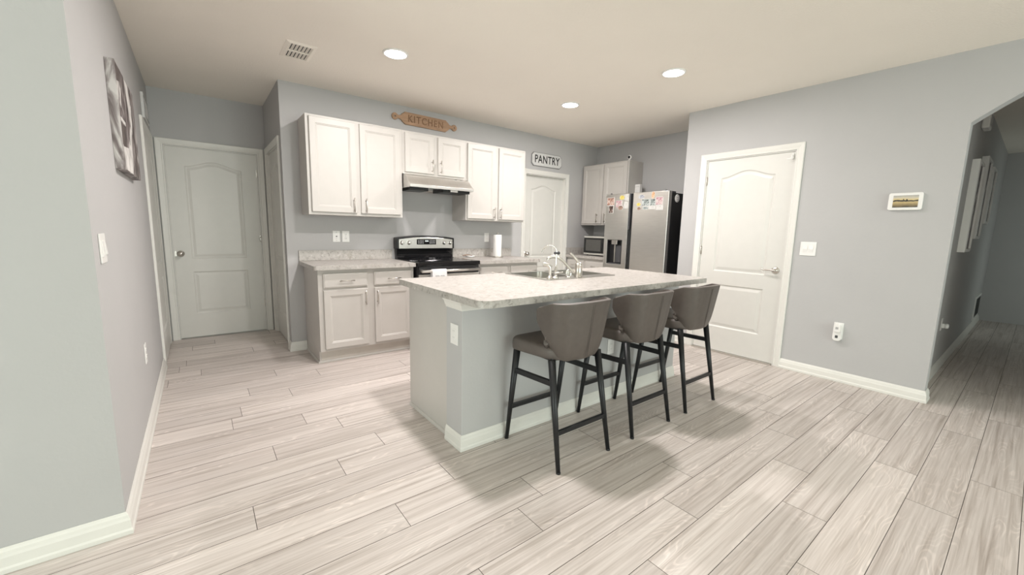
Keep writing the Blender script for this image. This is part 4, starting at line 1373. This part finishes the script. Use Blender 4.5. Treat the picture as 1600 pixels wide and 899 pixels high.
# ------------------------------------------------------------------ signs
def build_kitchen_sign():
    L = 0.80
    t = thing('kitchen_sign', 'wooden rolling-pin sign reading KITCHEN above the wall cabinets', 'sign', (1.474, -0.001, 2.458))
    t.rotation_euler = (0, math.radians(0.6), 0)
    hl, hh, r = 0.272, 0.066, 0.036
    half = []
    half += [(hl-0.002, hh-0.016), (hl+0.012, hh-0.024), (hl+0.024, 0.026), (hl+0.045, 0.018)]
    cx = hl+0.094
    for i in range(15):
        a = math.radians(150-300*i/14)
        half.append((cx+r*math.cos(a), r*math.sin(a)))
    half += [(hl+0.045, -0.018), (hl+0.024, -0.026), (hl+0.012, -hh+0.024), (hl-0.002, -hh+0.016)]
    right = [(hl-0.02, hh)] + half + [(hl-0.02, -hh)]
    left = [(-x, -z) for x, z in right]
    pts = right+left
    bm = bmesh.new()
    polys = [[Vector((x, z, 0)) for x, z in pts]]
    for s in (-1, 1):
        n = 16
        polys.append([Vector((s*cx+0.0085*math.cos(2*PI*i/n), 0.0085*math.sin(2*PI*i/n), 0)) for i in range(n)])
    flat = [p for pl in polys for p in pl]
    for y in (-0.018, 0):
        vs = [bm.verts.new((p.x, y, p.y)) for p in flat]
        for tr in tessellate_polygon(polys): bm.faces.new([vs[i] for i in tr])
    for pl in polys:
        a = [bm.verts.new((p.x, -0.018, p.y)) for p in pl]; b = [bm.verts.new((p.x, 0, p.y)) for p in pl]
        for i in range(len(pl)): bm.faces.new((a[i], a[(i+1) % len(pl)], b[(i+1) % len(pl)], b[i]))
    bmesh.ops.remove_doubles(bm, verts=bm.verts, dist=1e-5)
    obj('board', bm, 'wood', t, bevel=0.002)
    text_mesh('lettering', 'KITCHEN', 0.105, 0.0015, 'wood_dark', t, (0, -0.0195, -0.002), 0.86, 1.22, 0.0012)
build_kitchen_sign()

def build_pantry_sign():
    w, h = 0.575, 0.188
    t = thing('pantry_sign', 'white notched-corner sign reading PANTRY above the pantry door', 'sign', (3.352, -0.001, 2.256))
    def outline(w, h, c):
        return [(-w/2+c, -h/2), (w/2-c, -h/2), (w/2, -h/2+c), (w/2, h/2-c), (w/2-c, h/2), (-w/2+c, h/2), (-w/2, h/2-c), (-w/2, -h/2+c)]
    bm = bmesh.new(); prism(bm, outline(w, h, 0.035), lambda u, v, s: (u, s, v), -0.014, 0); obj('backing_board', bm, 'sign_edge', t, bevel=0.002)
    bm = bmesh.new(); prism(bm, outline(w-0.016, h-0.016, 0.035), lambda u, v, s: (u, s, v), -0.018, -0.0135); obj('face', bm, 'sign_white', t, bevel=0.002)
    text_mesh('lettering', 'PANTRY', 0.150, 0.001, 'ink', t, (0, -0.0188, -0.002), 0.80, 1.08, 0.0015)
build_pantry_sign()

# canvas on the left wall
def build_canvas():
    y0, y1, z0, z1 = -1.554, -0.820, 1.525, 2.058
    t = thing('canvas_print', 'large black and white street scene canvas on the left wall', 'picture', (XL, (y0+y1)/2, (z0+z1)/2), PI/2)
    w, h = y1-y0, z1-z0
    bm = bmesh.new(); box(bm, -w/2, w/2, -0.036, -0.0005, -h/2, h/2); obj('stretcher', bm, 'canvas', t, bevel=0.001)
    bm = bmesh.new(); box(bm, -w/2+0.001, w/2-0.001, -0.0375, -0.036, -h/2+0.001, h/2-0.001); pr = obj('picture', bm, 'canvas', t)
    # painted shapes of the print: pale path, lamp glow, dark trunks and pillars
    def shape(name, polys, mat):
        for pl in polys:
            bm = bmesh.new()
            prism(bm, pl, lambda u, v, s: (u, s, v), -0.0380, -0.0374)
            obj(name, bm, mat, pr)
    shape('pale_shape', [[(-0.30, -0.262), (-0.02, -0.262), (0.10, 0.0), (0.06, 0.02), (-0.12, -0.13), (-0.36, -0.15)],
                          [(-0.02, 0.26), (0.12, 0.262), (0.18, 0.06), (0.12, -0.02), (0.05, 0.10)],
                          [(-0.34, -0.02), (-0.16, -0.02), (-0.16, 0.0), (-0.34, 0.0)],
                          [(-0.28, 0.05), (-0.22, 0.16), (-0.25, 0.17), (-0.31, 0.07)]],
          simple('pale_print', (0.66, 0.64, 0.62), 0.6, var=0.25, vscale=14))
    shape('dark_shape', [[(-0.352, -0.14), (-0.22, -0.14), (-0.21, -0.03), (-0.345, -0.03)], [(0.20, -0.262), (0.26, -0.262), (0.25, 0.24), (0.215, 0.24)],
                          [(-0.352, 0.17), (-0.24, 0.19), (-0.2, 0.26), (-0.352, 0.26)], [(-0.05, -0.10), (-0.03, -0.10), (-0.03, 0.16), (-0.05, 0.16)]],
          simple('dark_print', (0.10, 0.08, 0.075), 0.6, var=0.4, vscale=18))
build_canvas()
t = thing('wall_plaque', 'pale plaque mounted over the door in the left wall', 'plaque', (XL, 0.53, 2.245), PI/2)
bm = bmesh.new(); box(bm, -0.21, 0.21, -0.020, -0.0005, -0.105, 0.105); obj('board', bm, 'sign_white', t, bevel=0.003)
bm = bmesh.new(); sweep(bm, [(-0.19, -0.085), (0.19, -0.085), (0.19, 0.085), (-0.19, 0.085)], [(0, 0.020), (0.006, 0.020), (0.006, 0.0225), (0, 0.0225)], lambda u, v, h: (u, -h, v), 1, True); obj('border_line', bm, 'sign_edge', t)

# smart display on the right wall
t = thing('smart_display', 'white wall-mounted tablet showing a sunset picture on the right wall', 'tablet', (XR, -3.784, 1.550), -PI/2)
bm = bmesh.new(); prism(bm, rounded(-0.098, 0.098, -0.066, 0.066, (0.014,)*4, 5), lambda u, v, s: (u, s, v), -0.024, -0.0005); obj('frame', bm, 'white', t, bevel=0.003)
def sunset():
    mt, nt, b = new_mat('sunset_screen')
    tc = nt.nodes.new('ShaderNodeTexCoord'); sp_ = nt.nodes.new('ShaderNodeSeparateXYZ')
    nt.links.new(tc.outputs['Object'], sp_.inputs[0])
    n = nt.nodes.new('ShaderNodeTexNoise'); n.inputs['Scale'].default_value = 28; n.inputs['Detail'].default_value = 5
    nt.links.new(tc.outputs['Object'], n.inputs['Vector'])
    a = nt.nodes.new('ShaderNodeMath'); a.operation = 'MULTIPLY_ADD'; a.inputs[1].default_value = 0.022
    nt.links.new(n.outputs['Fac'], a.inputs[0]); nt.links.new(sp_.outputs['Z'], a.inputs[2])
    mr = nt.nodes.new('ShaderNodeMapRange'); mr.inputs[1].default_value = -0.035; mr.inputs[2].default_value = 0.062
    nt.links.new(a.outputs[0], mr.inputs[0])
    r = ramp(nt, [(0.0, (0.05, 0.035, 0.015)), (0.18, (0.32, 0.22, 0.08)), (0.42, (0.75, 0.55, 0.22)), (0.50, (0.02, 0.013, 0.008)), (0.575, (0.03, 0.02, 0.01)), (0.60, (0.95, 0.72, 0.28)), (0.78, (0.75, 0.68, 0.50)), (1.0, (0.42, 0.40, 0.38))])
    nt.links.new(mr.outputs[0], r.inputs[0])
    nt.links.new(r.outputs[0], b.inputs['Emission Color']); b.inputs['Emission Strength'].default_value = 0.75
    b.inputs['Base Color'].default_value = (0.02, 0.02, 0.02, 1); b.inputs['Roughness'].default_value = 0.25
    return mt
bm = bmesh.new(); box(bm, -0.070, 0.074, -0.0252, -0.0238, -0.046, 0.046); scr = obj('screen', bm, sunset(), t)
bm = bmesh.new()
prism(bm, [(-0.012, 0.004), (-0.008, 0.004), (-0.007, 0.016), (-0.010, 0.020), (-0.013, 0.016)], lambda u, v, s: (u, s, v), -0.0256, -0.025)
prism(bm, [(0.004, 0.004), (0.015, 0.004), (0.014, 0.014), (0.009, 0.018), (0.005, 0.014)], lambda u, v, s: (u, s, v), -0.0256, -0.025)
obj('silhouettes', bm, 'ink', scr)

# plugged-in device low on the right wall
t = thing('wall_outlet', 'white outlet plate low on the right wall under the plugged-in detector', 'outlet', (XR, -3.479, 0.440), -PI/2)
bm = bmesh.new(); box(bm, -0.034, 0.036, -0.006, -0.0003, -0.062, 0.084); obj('cover_plate', bm, 'white', t, bevel=0.004)
t = thing('plug_in_detector', 'white rounded plug-in detector with two lobes low on the right wall', 'detector', (XR-0.0062, -3.479, 0.440), -PI/2)
bm = bmesh.new(); prism(bm, rounded(-0.030, 0.032, -0.076, 0.080, (0.024,)*4, 6), lambda u, v, s: (u, s, v), -0.026, 0); obj('housing', bm, 'white', t, bevel=0.006, seg=3)
bm = bmesh.new(); prism(bm, rounded(-0.022, 0.024, 0.004, 0.074, (0.010,)*4, 5), lambda u, v, s: (u, s, v), -0.046, -0.026); obj('upper_module', bm, 'white', t, bevel=0.005, seg=3)
bm = bmesh.new(); box(bm, -0.009, 0.011, -0.0468, -0.0455, 0.030, 0.050); obj('label_patch', bm, 'grey_mark', t)
bm = bmesh.new(); prism(bm, rounded(-0.010, 0.010, -0.050, -0.026, (0.005,)*4, 4), lambda u, v, s: (u, s, v), -0.0275, -0.0255); obj('sensor_grille', bm, 'darkgrey', t)

# ------------------------------------------------------------------ hallway beyond the arch
t = thing('door_chime', 'white door chime box high on the hallway wall beyond the arch', 'door chime', (5.28, YH, 2.375), 0)
bm = bmesh.new(); box(bm, -0.10, 0.10, -0.055, -0.0005, -0.075, 0.075); obj('cover', bm, 'white', t, bevel=0.012, seg=3)
bm = bmesh.new()
for k in range(5): box(bm, -0.07+k*0.03, -0.06+k*0.03, -0.0562, -0.0545, -0.05, 0.05)
obj('grille_slots', bm, 'grey_mark', t)
frames = [(5.22, 1.15, 2.0, 'nearest the arch'), (5.98, 1.28, 2.12, 'in the middle of the three hallway frames'), (6.76, 1.46, 2.10, 'furthest down the hallway wall')]
for i, (x, z0, z1, where) in enumerate(frames):
    t = thing('picture_frame', 'tall white-edged picture frame ' + where, 'picture', (x, YH, (z0+z1)/2), 0, 'frames on the hallway wall')
    h = z1-z0
    bm = bmesh.new()
    sweep(bm, [(-0.22, -h/2), (0.22, -h/2), (0.22, h/2), (-0.22, h/2)], [(0, 0.0005), (0.03, 0.0005), (0.03, 0.052), (0.024, 0.056), (0, 0.05)], lambda u, v, s: (u, -s, v), 1, True)
    obj('frame', bm, 'white', t)
    bm = bmesh.new(); box(bm, -0.216, 0.216, -0.04, -0.0005, -h/2+0.002, h/2-0.002); obj('picture', bm, 'canvas', t)
t = thing('wall_outlet', 'white outlet low on the hallway wall just past the arch', 'outlet', (4.80, YH, 0.475), 0)
bm = bmesh.new(); box(bm, -0.036, 0.036, -0.006, -0.0003, -0.058, 0.058); obj('cover_plate', bm, 'white', t, bevel=0.003)
t = thing('night_light', 'white plug-in night light in the hallway outlet past the arch', 'night light', (4.80, YH-0.0062, 0.463), 0)
bm = bmesh.new(); box(bm, -0.018, 0.018, -0.02, 0, -0.02, 0.02); obj('plug', bm, 'white', t, bevel=0.003)
bm = bmesh.new(); lathe(bm, [(0, 0.018), (0.020, 0.020), (0.024, 0.032), (0.020, 0.044), (0, 0.048)], (0, 0, 0), 18, 'y'); obj('shade', bm, 'white', t)
t = thing('return_air_grille', 'white return air grille low on the far hallway wall', 'vent', (8.50, YH, 0.29), 0)
bm = bmesh.new(); box(bm, -0.40, 0.40, -0.004, -0.0005, -0.17, 0.17); obj('backing', bm, 'grille', t)
bm = bmesh.new(); sweep(bm, [(-0.37, -0.14), (0.37, -0.14), (0.37, 0.14), (-0.37, 0.14)], [(0, 0.0005), (0.035, 0.0005), (0.033, 0.012), (0, 0.014)], lambda u, v, s: (u, -s, v), -1, True); obj('grille_frame', bm, 'white', t)
bm = bmesh.new()
for k in range(14): box(bm, -0.365, 0.365, -0.012, -0.0035, -0.130+k*0.0195, -0.123+k*0.0195)
obj('slats', bm, 'darkgrey', t)

# ------------------------------------------------------------------ ceiling things
def ceiling_light(x, y, label, power=1.0):
    t = thing('ceiling_light', label, 'ceiling light', (x, y, H), 0, 'recessed ceiling lights')
    bm = bmesh.new()
    lathe(bm, [(0.080, -0.0005), (0.096, -0.0005), (0.096, -0.006), (0.090, -0.011), (0.081, -0.010), (0.080, -0.0005)], (0, 0, 0), 40)
    obj('trim_ring', bm, 'white', t)
    bm = bmesh.new()
    lathe(bm, [(0.080, -0.004), (0.0795, -0.009), (0.060, -0.0125), (0.0, -0.0140)], (0, 0, 0), 40)
    obj('lens', bm, 'lens', t)
    l = area_light('lamp_light', (0, 0, -0.0165), (0, 0, 0), 0.15, 0.15, LAMP_W*power, LAMP_COL, 'DISK')
    l.parent = t
    return t
ceiling_light(0.622, -1.262, 'round recessed ceiling light nearest the ceiling vent', 0.78)
ceiling_light(2.540, -2.435, 'round recessed ceiling light nearest the right wall and its lever-handled door', 0.66)
ceiling_light(2.528, -1.258, 'round recessed ceiling light nearest the refrigerator corner', 1.15)
ceiling_light(0.622, -2.435, 'unseen round recessed ceiling light assumed above the near end of the island', 1.22)  # lamp out of view, assumed from the shadows around the island

t = thing('ceiling_vent', 'white rectangular air vent with dark slots in the ceiling', 'vent', (0.030, -0.803, H), 0)
vw, vh = 0.105, 0.172
bm = bmesh.new()
sweep(bm, [(-vw+0.028, -vh+0.028), (vw-0.028, -vh+0.028), (vw-0.028, vh-0.028), (-vw+0.028, vh-0.028)], [(0, -0.0005), (0.028, -0.0005), (0.028, -0.003), (0.006, -0.010), (0, -0.010)], lambda u, v, s: (u, v, s), -1, True)
obj('vent_frame', bm, 'ceil', t)
bm = bmesh.new(); box(bm, -vw+0.028, vw-0.028, -vh+0.028, vh-0.028, -0.0020, -0.0005); obj('vent_shade_plate', bm, 'grille', t)  # dark plate: shade behind the louvres put into its colour
bm = bmesh.new()
n = 7
for k in range(n):
    x = -vw+0.030+(2*vw-0.06)*k/(n-1)
    prism(bm, [(x-0.0075, -0.0022), (x-0.0055, -0.0022), (x+0.0055, -0.0105), (x+0.0035, -0.0105)], lambda u, v, s: (u, s, v), -vh+0.028, vh-0.028)
box(bm, -vw+0.028, vw-0.028, -0.008, 0.008, -0.0112, -0.0022)
obj('vent_louvres', bm, 'ceil', t)
